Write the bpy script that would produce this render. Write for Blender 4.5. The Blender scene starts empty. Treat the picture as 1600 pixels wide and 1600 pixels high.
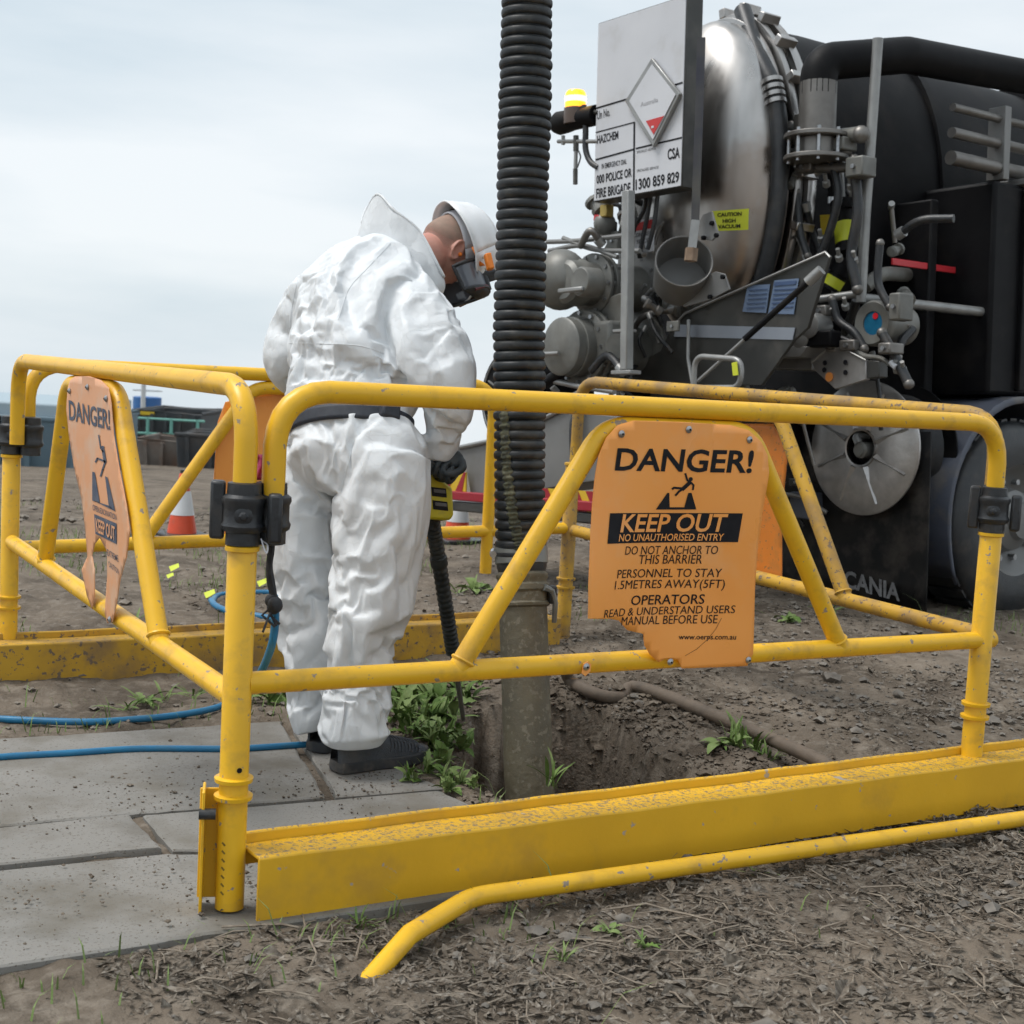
import bpy, bmesh, math, random
import numpy as np
from mathutils import Matrix, Vector
rng = np.random.default_rng(7); random.seed(7)
S = bpy.context.scene
COL = S.collection

# ------------------------------------------------------------------ camera
CR = np.array([[0.8628605669, -0.5024417609, 0.0549901714],      # right
               [0.0042382499, 0.1159847143, 0.9932419561],       # up
               [0.5054242567, 0.8567962552, -0.1022081101]])     # forward
CC = np.array([-0.99122, -2.72300, 1.13056])
FPX = 2266.05                                                    # focal length, in 1600-pixel units
cam_data = bpy.data.cameras.new('camera')
cam_data.sensor_width = 36.0; cam_data.lens = 36.0 * FPX / 1600.0
cam_data.clip_start = 0.05; cam_data.clip_end = 2000.0
cam = bpy.data.objects.new('camera', cam_data); COL.objects.link(cam)
cam.matrix_world = Matrix(((CR[0][0], CR[1][0], -CR[2][0], CC[0]), (CR[0][1], CR[1][1], -CR[2][1], CC[1]),
                           (CR[0][2], CR[1][2], -CR[2][2], CC[2]), (0, 0, 0, 1)))
cam_data.dof.use_dof = True; cam_data.dof.focus_distance = 3.6; cam_data.dof.aperture_fstop = 9.0
S.camera = cam

# ------------------------------------------------------------------ sky: thick even overcast
SUN_EL, SUN_AZ = math.radians(62), math.radians(-60)
w = bpy.data.worlds.new('World'); S.world = w; w.use_nodes = True
nt = w.node_tree; N = nt.nodes; N.clear(); LK = nt.links.new
sky = N.new('ShaderNodeTexSky'); sky.sky_type = 'NISHITA'; sky.sun_disc = False
sky.sun_elevation = SUN_EL; sky.sun_rotation = SUN_AZ
tc = N.new('ShaderNodeTexCoord')
mp = N.new('ShaderNodeMapping'); mp.inputs['Scale'].default_value = (1.5, 1.5, 7.0)
mp.inputs['Rotation'].default_value = (0.03, 0.05, 0.6)
n1 = N.new('ShaderNodeTexNoise'); n1.inputs['Scale'].default_value = 1.3; n1.inputs['Detail'].default_value = 6; n1.inputs['Roughness'].default_value = 0.52
cr = N.new('ShaderNodeValToRGB')
cr.color_ramp.elements[0].position = 0.32; cr.color_ramp.elements[0].color = (4.9, 5.7, 6.25, 1)
cr.color_ramp.elements[1].position = 0.64; cr.color_ramp.elements[1].color = (6.9, 7.25, 7.5, 1)
mx = N.new('ShaderNodeMix'); mx.data_type = 'RGBA'; mx.inputs[0].default_value = 0.93
bg = N.new('ShaderNodeBackground'); bg.inputs['Strength'].default_value = 0.1
out = N.new('ShaderNodeOutputWorld')
LK(tc.outputs['Generated'], mp.inputs['Vector']); LK(mp.outputs[0], n1.inputs['Vector']); LK(n1.outputs['Fac'], cr.inputs['Fac'])
LK(sky.outputs[0], mx.inputs[6]); LK(cr.outputs[0], mx.inputs[7]); LK(mx.outputs[2], bg.inputs['Color']); LK(bg.outputs[0], out.inputs['Surface'])

# ------------------------------------------------------------------ sun behind the cloud
sd = bpy.data.lights.new('sun', 'SUN'); sd.energy = 2.0; sd.angle = math.radians(26); sd.color = (1.0, 0.97, 0.93)
so = bpy.data.objects.new('sun', sd); COL.objects.link(so)
sdir = Vector((math.sin(SUN_AZ) * math.cos(SUN_EL), math.cos(SUN_AZ) * math.cos(SUN_EL), math.sin(SUN_EL)))
so.rotation_euler = sdir.to_track_quat('Z', 'Y').to_euler()
S.view_settings.view_transform = 'Standard'; S.view_settings.look = 'None'
S.view_settings.exposure = 0.42; S.view_settings.gamma = 1.0; S.view_settings.use_curve_mapping = False
S.render.engine = 'CYCLES'; S.render.resolution_x = 1024; S.render.resolution_y = 1024
S.cycles.max_bounces = 5; S.cycles.diffuse_bounces = 2; S.cycles.glossy_bounces = 3; S.cycles.transparent_max_bounces = 8
S.cycles.use_denoising = True; S.cycles.use_adaptive_sampling = True; S.cycles.adaptive_threshold = 0.02; S.cycles.adaptive_min_samples = 8

# ------------------------------------------------------------------ geometry helpers
def ray(px, py):
    """direction from the camera position for a photograph pixel (used to read real positions off the photo)"""
    return CR.T @ np.array([(px - 800) / FPX, -(py - 800) / FPX, 1.0])
def P(px, py, D): return CC + ray(px, py) * D
def onz(px, py, z=0.0): d = ray(px, py); return CC + d * ((z - CC[2]) / d[2])
def ony(px, py, y=0.0): d = ray(px, py); return CC + d * ((y - CC[1]) / d[1])
def onx(px, py, x=0.0): d = ray(px, py); return CC + d * ((x - CC[0]) / d[0])
def nrm(v): v = np.asarray(v, float); return v / max(np.linalg.norm(v), 1e-12)
def basis(ax):
    ax = nrm(ax); h = np.array([0, 0, 1.0]) if abs(ax[2]) < 0.9 else np.array([1.0, 0, 0])
    u = nrm(np.cross(h, ax)); return u, np.cross(ax, u)
def fillet(pts, r, n=6):
    """round the inner corners of a polyline"""
    pts = [np.asarray(p, float) for p in pts]
    if len(pts) < 3 or (not hasattr(r, '__len__') and r <= 0): return pts
    rr = r if hasattr(r, '__len__') else [r] * len(pts)
    o = [pts[0]]
    for i in range(1, len(pts) - 1):
        a, b, c = pts[i - 1], pts[i], pts[i + 1]
        u, v = nrm(a - b), nrm(c - b)
        ang = math.acos(max(-1, min(1, float(u @ v))))
        if ang > 3.05 or rr[i] <= 0: o.append(b); continue
        t = min(rr[i] / math.tan(ang / 2), 0.48 * np.linalg.norm(a - b), 0.48 * np.linalg.norm(c - b))
        for k in range(n + 1):
            s = k / n
            o.append((1 - s) ** 2 * (b + u * t) + 2 * s * (1 - s) * (b + 0 * u) * 0.88 + 2 * s * (1 - s) * 0.12 * (b + (u + v) * t * 0.5) + s * s * (b + v * t))
    o.append(pts[-1]); return o
def catmull(pts, n=8):
    pts = [np.asarray(p, float) for p in pts]; q = [2 * pts[0] - pts[1]] + pts + [2 * pts[-1] - pts[-2]]; o = []
    for i in range(1, len(q) - 2):
        a, b, c, d = q[i - 1:i + 3]
        for k in range(n):
            t = k / n
            o.append(0.5 * ((2 * b) + (c - a) * t + (2 * a - 5 * b + 4 * c - d) * t * t + (3 * b - a - 3 * c + d) * t ** 3))
    o.append(pts[-1]); return o

class MB:
    """collects vertices and faces for ONE mesh"""
    def __init__(s): s.v = []; s.f = []
    def add(s, V, F):
        o = len(s.v); s.v += [tuple(map(float, p)) for p in V]; s.f += [tuple(i + o for i in f) for f in F]; return s
    def box(s, c, size, ax=None):
        c = np.asarray(c, float); A = np.eye(3) if ax is None else np.asarray(ax, float)
        h = np.asarray(size, float) / 2
        V = [c + A[0] * (sx * h[0]) + A[1] * (sy * h[1]) + A[2] * (sz * h[2]) for sz in (-1, 1) for sy in (-1, 1) for sx in (-1, 1)]
        return s.add(V, [(0, 2, 3, 1), (4, 5, 7, 6), (0, 1, 5, 4), (2, 6, 7, 3), (0, 4, 6, 2), (1, 3, 7, 5)])
    def tube(s, pts, r, seg=12, cap=True, fl=0, closed=False):
        pts = fillet(pts, fl) if fl else [np.asarray(p, float) for p in pts]
        n = len(pts); R = r if hasattr(r, '__len__') else [r] * n
        if len(R) != n: R = np.interp(np.linspace(0, 1, n), np.linspace(0, 1, len(R)), R)
        V = []; u = None
        for i, p in enumerate(pts):
            if closed: t = nrm(pts[(i + 1) % n] - pts[i - 1])
            else: t = nrm(pts[min(i + 1, n - 1)] - pts[max(i - 1, 0)])
            if u is None: u, v_ = basis(t)
            u = nrm(u - t * (u @ t)); v = np.cross(t, u)
            for k in range(seg):
                a = 2 * math.pi * k / seg; V.append(p + (u * math.cos(a) + v * math.sin(a)) * R[i])
        F = []
        for i in range(n if closed else n - 1):
            j = (i + 1) % n
            for k in range(seg):
                k2 = (k + 1) % seg; F.append((i * seg + k, i * seg + k2, j * seg + k2, j * seg + k))
        if cap and not closed: F += [tuple(range(seg))[::-1], tuple(range((n - 1) * seg, n * seg))]
        return s.add(V, F)
    def lathe(s, prof, o, ax, seg=24, capa=True, capb=True):
        """prof: list of (radius, distance along ax)"""
        o = np.asarray(o, float); ax = nrm(ax); u, v = basis(ax); V = []; n = len(prof)
        for r, h in prof:
            for k in range(seg):
                a = 2 * math.pi * k / seg; V.append(o + ax * h + (u * math.cos(a) + v * math.sin(a)) * r)
        F = [(i * seg + k, i * seg + (k + 1) % seg, (i + 1) * seg + (k + 1) % seg, (i + 1) * seg + k) for i in range(n - 1) for k in range(seg)]
        if capa: F.append(tuple(range(seg))[::-1])
        if capb: F.append(tuple(range((n - 1) * seg, n * seg)))
        return s.add(V, F)
    def cyl(s, a, b, r, seg=20): a = np.asarray(a, float); b = np.asarray(b, float); return s.lathe([(r, 0), (r, np.linalg.norm(b - a))], a, b - a, seg)
    def prism(s, poly, o, U, Vv, W, th):
        """extrude a 2-D outline (in U,V from o) along W by th"""
        o = np.asarray(o, float); n = len(poly)
        A = [o + np.asarray(U) * x + np.asarray(Vv) * y for x, y in poly]; B = [p + np.asarray(W) * th for p in A]
        F = [tuple(range(n)), tuple(range(n, 2 * n))[::-1]] + [(i, i + n, (i + 1) % n + n, (i + 1) % n) for i in range(n)]
        return s.add(A + B, F)
    def ell(s, c, rad, ax=None, nu=20, nv=12):
        c = np.asarray(c, float); A = np.eye(3) if ax is None else np.asarray(ax, float); V = []
        for i in range(nv + 1):
            t = math.pi * i / nv
            for k in range(nu):
                a = 2 * math.pi * k / nu
                q = (math.sin(t) * math.cos(a) * rad[0], math.sin(t) * math.sin(a) * rad[1], math.cos(t) * rad[2])
                V.append(c + A[0] * q[0] + A[1] * q[1] + A[2] * q[2])
        F = [(i * nu + k, (i + 1) * nu + k, (i + 1) * nu + (k + 1) % nu, i * nu + (k + 1) % nu) for i in range(nv) for k in range(nu)]
        return s.add(V, F)
    def grid(s, Pm):
        """Pm: (n,m,3) array of points"""
        n, m = Pm.shape[:2]
        return s.add(Pm.reshape(-1, 3), [(i * m + j, i * m + j + 1, (i + 1) * m + j + 1, (i + 1) * m + j) for i in range(n - 1) for j in range(m - 1)])

def new_mesh(name, mb, mat, smooth=40, inv=None):
    me = bpy.data.meshes.new(name); V = mb.v
    if inv is not None:
        A = np.array(V); M4 = np.array(inv); V = (A @ M4[:3, :3].T + M4[:3, 3]).tolist()
    me.from_pydata(V, [], mb.f); me.validate(); me.update()
    bm = bmesh.new(); bm.from_mesh(me); bmesh.ops.recalc_face_normals(bm, faces=bm.faces)
    if smooth is not None:
        ca = math.radians(smooth)
        for f in bm.faces: f.smooth = True
        for e in bm.edges:
            if len(e.link_faces) == 2 and e.calc_face_angle(0) > ca: e.smooth = False
    bm.to_mesh(me); bm.free()
    if mat is not None: me.materials.append(mat)
    return me
WM = {}
def thing(name, label, cat, loc=(0, 0, 0), group=None, M4=None):
    o = bpy.data.objects.new(name, None); COL.objects.link(o); o.empty_display_size = 0.1
    o.matrix_world = M4 if M4 is not None else Matrix.Translation(Vector(loc))
    WM[o.name] = o.matrix_world.copy()
    o['label'] = label; o['category'] = cat
    if group: o['group'] = group
    return o
def part(name, mb, mat, parent, label=None, smooth=40, bevel=0, local=False, stuff=False):
    """one mesh under its thing (or under a part); mesh data given in world coordinates unless local"""
    Wp = WM[parent.name]
    me = new_mesh(name, mb, mat, smooth, None if local else Wp.inverted())
    o = bpy.data.objects.new(name, me); COL.objects.link(o); o.parent = parent; WM[o.name] = Wp
    if label: o['label'] = label
    if stuff: o['kind'] = 'stuff'
    if bevel: addbevel(o, bevel)
    return o
def addbevel(o, wd, seg=2):
    b = o.modifiers.new('bevel', 'BEVEL'); b.width = wd; b.segments = seg; b.limit_method = 'ANGLE'; b.angle_limit = math.radians(40); b.harden_normals = False
def single(name, mb, mat, label=None, cat=None, group=None, kind=None, smooth=40, bevel=0, origin=None):
    """a top-level object that is one mesh"""
    A = np.array(mb.v)
    og = np.array(origin) if origin is not None else np.array([A[:, 0].mean(), A[:, 1].mean(), A[:, 2].min()])
    Wm = Matrix.Translation(Vector(og)); me = new_mesh(name, mb, mat, smooth, Wm.inverted())
    o = bpy.data.objects.new(name, me); COL.objects.link(o); o.matrix_world = Wm; WM[o.name] = Wm
    if label: o['label'] = label
    if cat: o['category'] = cat
    if group: o['group'] = group
    if kind: o['kind'] = kind
    if bevel: addbevel(o, bevel)
    return o

# ------------------------------------------------------------------ noise for shaping
def _hash(ix, iy, iz, seed):
    h = (ix.astype(np.int64) * 374761393 + iy.astype(np.int64) * 668265263 + iz.astype(np.int64) * 2147483647 + seed * 974711) & 0xffffffff
    h = ((h ^ (h >> 13)) * 1274126177) & 0xffffffff; h = ((h ^ (h >> 16)) * 2246822519) & 0xffffffff
    return ((h ^ (h >> 15)) & 0xffffff) / float(0xffffff)
def vnoise(x, y, z=None, seed=0):
    x = np.asarray(x, float); y = np.asarray(y, float); z = np.zeros_like(x) if z is None else np.asarray(z, float)
    ix, iy, iz = np.floor(x), np.floor(y), np.floor(z); fx, fy, fz = x - ix, y - iy, z - iz
    sx, sy, sz = [q * q * (3 - 2 * q) for q in (fx, fy, fz)]; r = 0
    for dx in (0, 1):
        for dy in (0, 1):
            for dz in (0, 1):
                r = r + _hash(ix + dx, iy + dy, iz + dz, seed) * (sx if dx else 1 - sx) * (sy if dy else 1 - sy) * (sz if dz else 1 - sz)
    return r * 2 - 1
def fbm(x, y, z=None, octv=4, seed=0, gain=0.5):
    r = 0; a = 1.0; fq = 1.0
    for k in range(octv):
        r = r + a * vnoise(np.asarray(x) * fq, np.asarray(y) * fq, None if z is None else np.asarray(z) * fq, seed + k * 17); a *= gain; fq *= 2.03
    return r
def sstep(a, b, x): t = np.clip((x - a) / (b - a), 0, 1); return t * t * (3 - 2 * t)

# ------------------------------------------------------------------ materials
MATS = {}
def mat(name, c1, c2=None, rough=0.5, metal=0.0, scale=8.0, detail=3, bump=0.0, bscale=60.0, chips=None, chipscale=30, chipth=0.68, chiprough=0.7,
        dirt=None, dirtscale=3.0, dirtamt=0.5, spec=0.5, rvar=0.0, stretch=None, emit=None, coat=0.0, sss=0.0, trans=0.0, alpha=1.0, dust=None):
    if name in MATS: return MATS[name]
    m = bpy.data.materials.new(name); m.use_nodes = True; nt = m.node_tree; N = nt.nodes; L = nt.links.new
    b = N['Principled BSDF']; tc = N.new('ShaderNodeTexCoord'); vec = tc.outputs['Object']
    gi = N.new('ShaderNodeNewGeometry')
    vec = gi.outputs['Position']
    if stretch:
        mp = N.new('ShaderNodeMapping'); mp.inputs['Scale'].default_value = stretch; L(vec, mp.inputs['Vector']); svec = mp.outputs[0]
    else: svec = vec
    def noise(sc, dt=detail, v=None, ro=0.55):
        n = N.new('ShaderNodeTexNoise'); n.inputs['Scale'].default_value = sc; n.inputs['Detail'].default_value = dt; n.inputs['Roughness'].default_value = ro; L(v or svec, n.inputs['Vector']); return n.outputs['Fac']
    def ramp(fac, a, c, lo=(0, 0, 0, 1), hi=(1, 1, 1, 1)):
        r = N.new('ShaderNodeValToRGB'); r.color_ramp.elements[0].position = a; r.color_ramp.elements[0].color = lo
        r.color_ramp.elements[1].position = c; r.color_ramp.elements[1].color = hi; L(fac, r.inputs['Fac']); return r.outputs[0]
    def mixc(fac, A, B):
        x = N.new('ShaderNodeMix'); x.data_type = 'RGBA'
        if isinstance(fac, (int, float)): x.inputs[0].default_value = fac
        else: L(fac, x.inputs[0])
        for s_, q in ((6, A), (7, B)):
            if isinstance(q, tuple): x.inputs[s_].default_value = (*q[:3], 1)
            else: L(q, x.inputs[s_])
        return x.outputs[2]
    col = mixc(ramp(noise(scale), 0.32, 0.68), c1, c2) if c2 else c1
    ro = rough
    if dirt: col = mixc(ramp(noise(dirtscale, 4, vec, 0.62), 0.62 - 0.25 * dirtamt, 0.78 - 0.2 * dirtamt, hi=(min(1, dirtamt * 1.3),) * 3 + (1,)), col, dirt)
    if dust:   # settled on faces that look up
        sx = N.new('ShaderNodeSeparateXYZ'); L(gi.outputs['Normal'], sx.inputs[0])
        a = ramp(sx.outputs['Z'], 0.35, 0.95); mm = N.new('ShaderNodeMath'); mm.operation = 'MULTIPLY'; L(a, mm.inputs[0]); L(ramp(noise(95, 4, vec, 0.75), 0.50, 0.60), mm.inputs[1]); col = mixc(mm.outputs[0], col, dust)
    if chips:
        cm = ramp(noise(chipscale, 3, vec, 0.6), chipth, chipth + 0.03); col = mixc(cm, col, chips)
        x = N.new('ShaderNodeMix'); x.data_type = 'FLOAT'; L(cm, x.inputs[0]); x.inputs[2].default_value = rough; x.inputs[3].default_value = chiprough; ro = x.outputs[0]
    if isinstance(col, tuple): b.inputs['Base Color'].default_value = (*col[:3], 1)
    else: L(col, b.inputs['Base Color'])
    if rvar and not chips:
        mr = N.new('ShaderNodeMapRange'); mr.inputs[1].default_value = 0.3; mr.inputs[2].default_value = 0.7; mr.inputs[3].default_value = max(0.02, rough - rvar); mr.inputs[4].default_value = min(1, rough + rvar)
        L(noise(scale * 1.7, 3), mr.inputs[0]); ro = mr.outputs[0]
    if isinstance(ro, float) or isinstance(ro, int): b.inputs['Roughness'].default_value = ro
    else: L(ro, b.inputs['Roughness'])
    b.inputs['Metallic'].default_value = metal; b.inputs['Specular IOR Level'].default_value = spec; b.inputs['Coat Weight'].default_value = coat
    if sss: b.inputs['Subsurface Weight'].default_value = sss; b.inputs['Subsurface Radius'].default_value = (0.012, 0.006, 0.003)
    if trans: b.inputs['Transmission Weight'].default_value = trans
    if alpha < 1: b.inputs['Alpha'].default_value = alpha
    if emit: b.inputs['Emission Color'].default_value = (*emit[:3], 1); b.inputs['Emission Strength'].default_value = emit[3]
    if bump:
        bp = N.new('ShaderNodeBump'); bp.inputs['Strength'].default_value = min(1.0, bump); bp.inputs['Distance'].default_value = 0.004 if bump <= 1 else 0.004 * bump
        L(noise(bscale, 3, svec, 0.6), bp.inputs['Height']); L(bp.outputs[0], b.inputs['Normal'])
    MATS[name] = m; return m

YEL = mat('yellow_paint', (.85, .485, .018), (.76, .425, .016), rough=.38, scale=5, bump=.05, bscale=90, chips=(.30, .24, .18), chipscale=42, chipth=.655, dirt=(.36, .20, .05), dirtscale=11, dirtamt=.38)
YELD = mat('yellow_paint_muddy', (.58, .33, .025), (.45, .25, .03), rough=.6, scale=7, bump=.25, bscale=70, chips=(.17, .12, .08), chipscale=55, chipth=.60, dirt=(.25, .16, .07), dirtscale=7, dirtamt=.6)
YELB = mat('yellow_beam_paint', (.80, .455, .019), (.70, .395, .017), rough=.48, scale=4, bump=.10, bscale=90, chips=(.38, .33, .27), chipscale=21, chipth=.675, dirt=(.36, .21, .055), dirtscale=5, dirtamt=.32, dust=(.22, .165, .11))
ORG = mat('orange_plastic', (.98, .40, .088), (.95, .36, .072), rough=.33, scale=3.5, bump=.12, bscale=9, dirt=(.88, .46, .20), dirtscale=5, dirtamt=.35, rvar=.08)
ORGF = mat('orange_plastic_faded', (.74, .36, .18), (.68, .32, .15), rough=.42, scale=4, bump=.1, bscale=12, dirt=(.62, .46, .34), dirtscale=8, dirtamt=.5)
ORGM = mat('orange_plastic_muddy', (.68, .21, .02), (.55, .165, .018), rough=.5, scale=5, bump=.15, bscale=40, chips=(.30, .15, .05), chipscale=60, chipth=.62, dirt=(.38, .17, .04), dirtscale=9, dirtamt=.5)
PRN = mat('black_print', (.008, .008, .011), (.013, .013, .016), rough=.55, scale=40, spec=.2)
PRNF = mat('faded_print', (.06, .08, .12), (.12, .13, .16), rough=.6, scale=30, spec=.2)
BLKR = mat('black_rubber', (.016, .018, .021), (.028, .030, .033), rough=.42, scale=14, bump=.25, bscale=120, dirt=(.07, .06, .05), dirtscale=9, dirtamt=.4)
BLKP = mat('black_paint', (.004, .004, .005), (.008, .008, .009), rough=.55, spec=.15, scale=6, dirt=(.022, .019, .017), dirtscale=4, dirtamt=.4)
ZINC = mat('zinc_bolt', (.45, .46, .47), (.30, .31, .32), rough=.35, metal=.9, scale=60)

# ------------------------------------------------------------------ lettering
_tc = {}
def text_mesh(s, bold=0.0, sp=1.0):
    k = (s, bold, sp)
    if k in _tc: return _tc[k]
    def ev(t):
        cu = bpy.data.curves.new('lettering', 'FONT'); cu.body = t; cu.size = 1.0; cu.offset = bold; cu.space_character = sp; cu.resolution_u = 3
        o = bpy.data.objects.new('lettering', cu); COL.objects.link(o)
        dg = bpy.context.evaluated_depsgraph_get(); me = bpy.data.meshes.new_from_object(o.evaluated_get(dg))
        A = np.array([v.co[:] for v in me.vertices]); F = [tuple(p.vertices) for p in me.polygons]
        bpy.data.objects.remove(o); bpy.data.curves.remove(cu); bpy.data.meshes.remove(me); return A, F
    A, F = ev(s); H, _ = ev('H')
    A = A[:, :2].copy(); A[:, 0] = (A[:, 0] - A[:, 0].min()) / (A[:, 0].max() - A[:, 0].min())
    A[:, 1] = (A[:, 1] - H[:, 1].min()) / (H[:, 1].max() - H[:, 1].min())
    _tc[k] = (A, F); return _tc[k]
def letter(mb, s, p0, p1, pu, surf, bold=0.0, sp=1.0, lift=None):
    """p0 start of baseline, p1 end of baseline, pu top of the first capital (photo pixels); surf(px,py)->3-D point on the plate"""
    A, F = text_mesh(s, bold, sp)
    V = []
    for u, v in A:
        px = p0[0] + u * (p1[0] - p0[0]) + v * (pu[0] - p0[0]); py = p0[1] + u * (p1[1] - p0[1]) + v * (pu[1] - p0[1])
        V.append(surf(px, py))
    mb.add(V, F); return mb
def clear_letters(): _tc.clear()
# ================================================================== ground
FWD = nrm(np.array([CR[2][0], CR[2][1], 0])); RGT = np.array([FWD[1], -FWD[0], 0])
TUBE_XY = np.array([1.10, 0.66])
HOLE = np.array([[.86, .30], [.87, .45], [.94, .72], [1.08, 1.05], [1.26, 1.28], [1.46, 1.32], [1.59, 1.14], [1.60, .85], [1.52, .54], [1.40, .30], [1.12, .22]])
def poly_sd(x, y, poly):
    """signed distance to a polygon (negative inside)"""
    d = np.full(np.shape(x), 1e9); ins = np.zeros(np.shape(x), bool); n = len(poly)
    for i in range(n):
        a, b = poly[i], poly[(i + 1) % n]; e = b - a; wx, wy = x - a[0], y - a[1]
        t = np.clip((wx * e[0] + wy * e[1]) / (e @ e), 0, 1); d = np.minimum(d, np.hypot(wx - e[0] * t, wy - e[1] * t))
        c = ((a[1] > y) != (b[1] > y)) & (x < (b[0] - a[0]) * (y - a[1]) / (b[1] - a[1] + 1e-12) + a[0]); ins ^= c
    return np.where(ins, -d, d)
SLAB_POLY = np.array([[-2.2, -.12], [.55, -.12], [.80, .36], [.78, .62], [.70, .98], [.62, 1.40], [-2.2, 1.52]])
def ground_z(x, y):
    x = np.asarray(x, float); y = np.asarray(y, float)
    s = (x - CC[0]) * FWD[0] + (y - CC[1]) * FWD[1]
    r = np.hypot(x - 1, y - 1)
    z = 0.012 * fbm(x * 3, y * 3, octv=3, seed=3) + 0.012 * np.abs(fbm(x * 11, y * 11, octv=4, seed=9)) * np.clip(1.4 - r / 12, .15, 1)
    z += 0.05 * fbm(x * .35, y * .35, octv=3, seed=21) * sstep(3.5, 9, r)
    z -= np.where(s > 8.4, (s - 8.4), 0) * math.tan(math.radians(3.85)) * sstep(7.5, 12, s)
    z += 0.035 * sstep(1.75, 2.3, x) * sstep(.1, .5, y) * (1 - sstep(2.6, 4, y))          # soil heaped to the right of the hole
    z -= 0.028 * sstep(.02, -.10, y) * (1 - sstep(-1.5, -3, y))                                # ground falls away before the beam
    # trampled soil by the hole
    wob = 0.05 * fbm(x * 5, y * 5, octv=3, seed=31)
    sd = poly_sd(x, y, HOLE) + wob
    heap = np.exp(-((sd - .16) / .13) ** 2) * sstep(1.25, 1.6, x) * .055 * sstep(.05, .3, y)
    z += heap + 0.02 * np.abs(fbm(x * 20, y * 20, octv=3, seed=5)) * np.exp(-np.maximum(sd, 0) / .35) * sstep(1.0, 1.4, x + .3 * y)
    soft = .025 + .07 * sstep(1.3, 1.6, x)                                   # sheer by the path, sloping on the far right
    depth = sstep(0.01, -1, sd / soft)
    z -= depth * (1.35 + .35 * sstep(-.06, -.30, sd) + .12 * fbm(x * 6, y * 6, octv=4, seed=8))
    z += (sd < .02) * 0.035 * fbm(x * 14, y * 14, octv=4, seed=44) * sstep(.02, -.04, sd)
    ss = poly_sd(x, y, SLAB_POLY)
    z = np.where((ss < 0) & (sd > 0), np.minimum(z, -0.016 + .006 * fbm(x * 12, y * 12, octv=2, seed=91)), z)
    return z
def axis(lo, hi, fine, far):
    c = list(np.arange(lo, hi + 1e-6, fine)); st = fine; q = lo; L_ = []
    while q > -far: st *= 1.22; q -= st; L_.append(q)
    st = fine; q = hi; H_ = []
    while q < far: st *= 1.22; q += st; H_.append(q)
    return np.array(L_[::-1] + c + H_)
gx = axis(-.6, 3.6, .017, 900); gy = axis(-.75, 3.2, .017, 900)
GX, GY = np.meshgrid(gx, gy, indexing='ij'); GZ = ground_z(GX, GY)
SOIL = mat('soil', (.066, .052, .039), (.195, .160, .125), rough=.95, scale=2.6, detail=5, bump=2.6, bscale=55, dirt=(.25, .215, .175), dirtscale=16, dirtamt=.5, spec=.2)
gm = MB(); gm.grid(np.stack([GX, GY, GZ], -1)); ground = single('ground', gm, SOIL, kind='structure', smooth=180, origin=(0, 0, 0))

# ------------------------------------------------------------------ concrete path in slabs
CONC = mat('concrete', (.25, .24, .222), (.19, .183, .168), rough=.88, scale=1.6, detail=5, bump=.3, bscale=130, chips=(.13, .118, .10), chipscale=150, chipth=.60, dirt=(.135, .12, .095), dirtscale=3.4, dirtamt=.6, spec=.3)
path = bpy.data.objects.new('path', None); COL.objects.link(path); path['kind'] = 'structure'; WM[path.name] = Matrix.Identity(4)
def slab(poly, ztop, sag=(0, 0)):
    n = len(poly); c = np.mean(poly, 0); m = MB(); ring = []
    def z(p): return ztop + (p[0] - c[0]) * sag[0] + (p[1] - c[1]) * sag[1]
    pl = []
    for i in range(n):      # break the edges up so that they crumble a little
        a, b = np.array(poly[i], float), np.array(poly[(i + 1) % n], float); k = max(2, int(np.linalg.norm(b - a) / .035)); nn = nrm(np.append(c - (a + b) / 2, 0))[:2]
        for q in range(k):
            p = a + (b - a) * q / k; pl.append(p + nn * (.003 + .008 * max(0, fbm(p[0] * 22, p[1] * 22, octv=2, seed=2))))
    n = len(pl); A = [(p[0], p[1], z(p) - .004) for p in pl]
    B = [tuple(np.append(p + nrm(np.append(c - p, 0))[:2] * .007, z(p))) for p in pl]; D = [(p[0], p[1], z(p) - .055) for p in pl]
    m.add(A + B + D, [tuple(range(n, 2 * n))] + [(i, (i + 1) % n, (i + 1) % n + n, i + n) for i in range(n)] + [(i + 2 * n, (i + 1) % n + 2 * n, (i + 1) % n, i) for i in range(n)])
    return part('paving_slab', m, CONC, path, smooth=30)
g = .006
slab([(.49 + g, .60 + g), (.79, .57), (.72, .97), (.665, 1.36), (.655 + g, 1.37)], .002, (.01, 0))
slab([(-.33 + g, .66), (.48 - g, .605 + g), (.645 - g, 1.355), (-.20 + g, 1.41)], .004, (0, .006))
slab([(-.01 + g, .385), (-.01 + g, .37), (.62, .10), (.80, .37), (.78, .56), (.48, .595 - g), (-.01 + g, .635)], .0, (.004, .004))
slab([(-1.0, .44), (-.02, .385), (-.02, .64), (-.34, .655 - g), (-1.0, .70)], .003)
slab([(-1.0, -.10), (.52, -.11), (.61, .09), (-.02, .36), (-1.0, .43)], -.004, (0, .008))
slab([(-1.25, .73), (-.34, .668), (-.21, 1.41), (-1.25, 1.48)], .001, (.004, 0))

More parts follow.
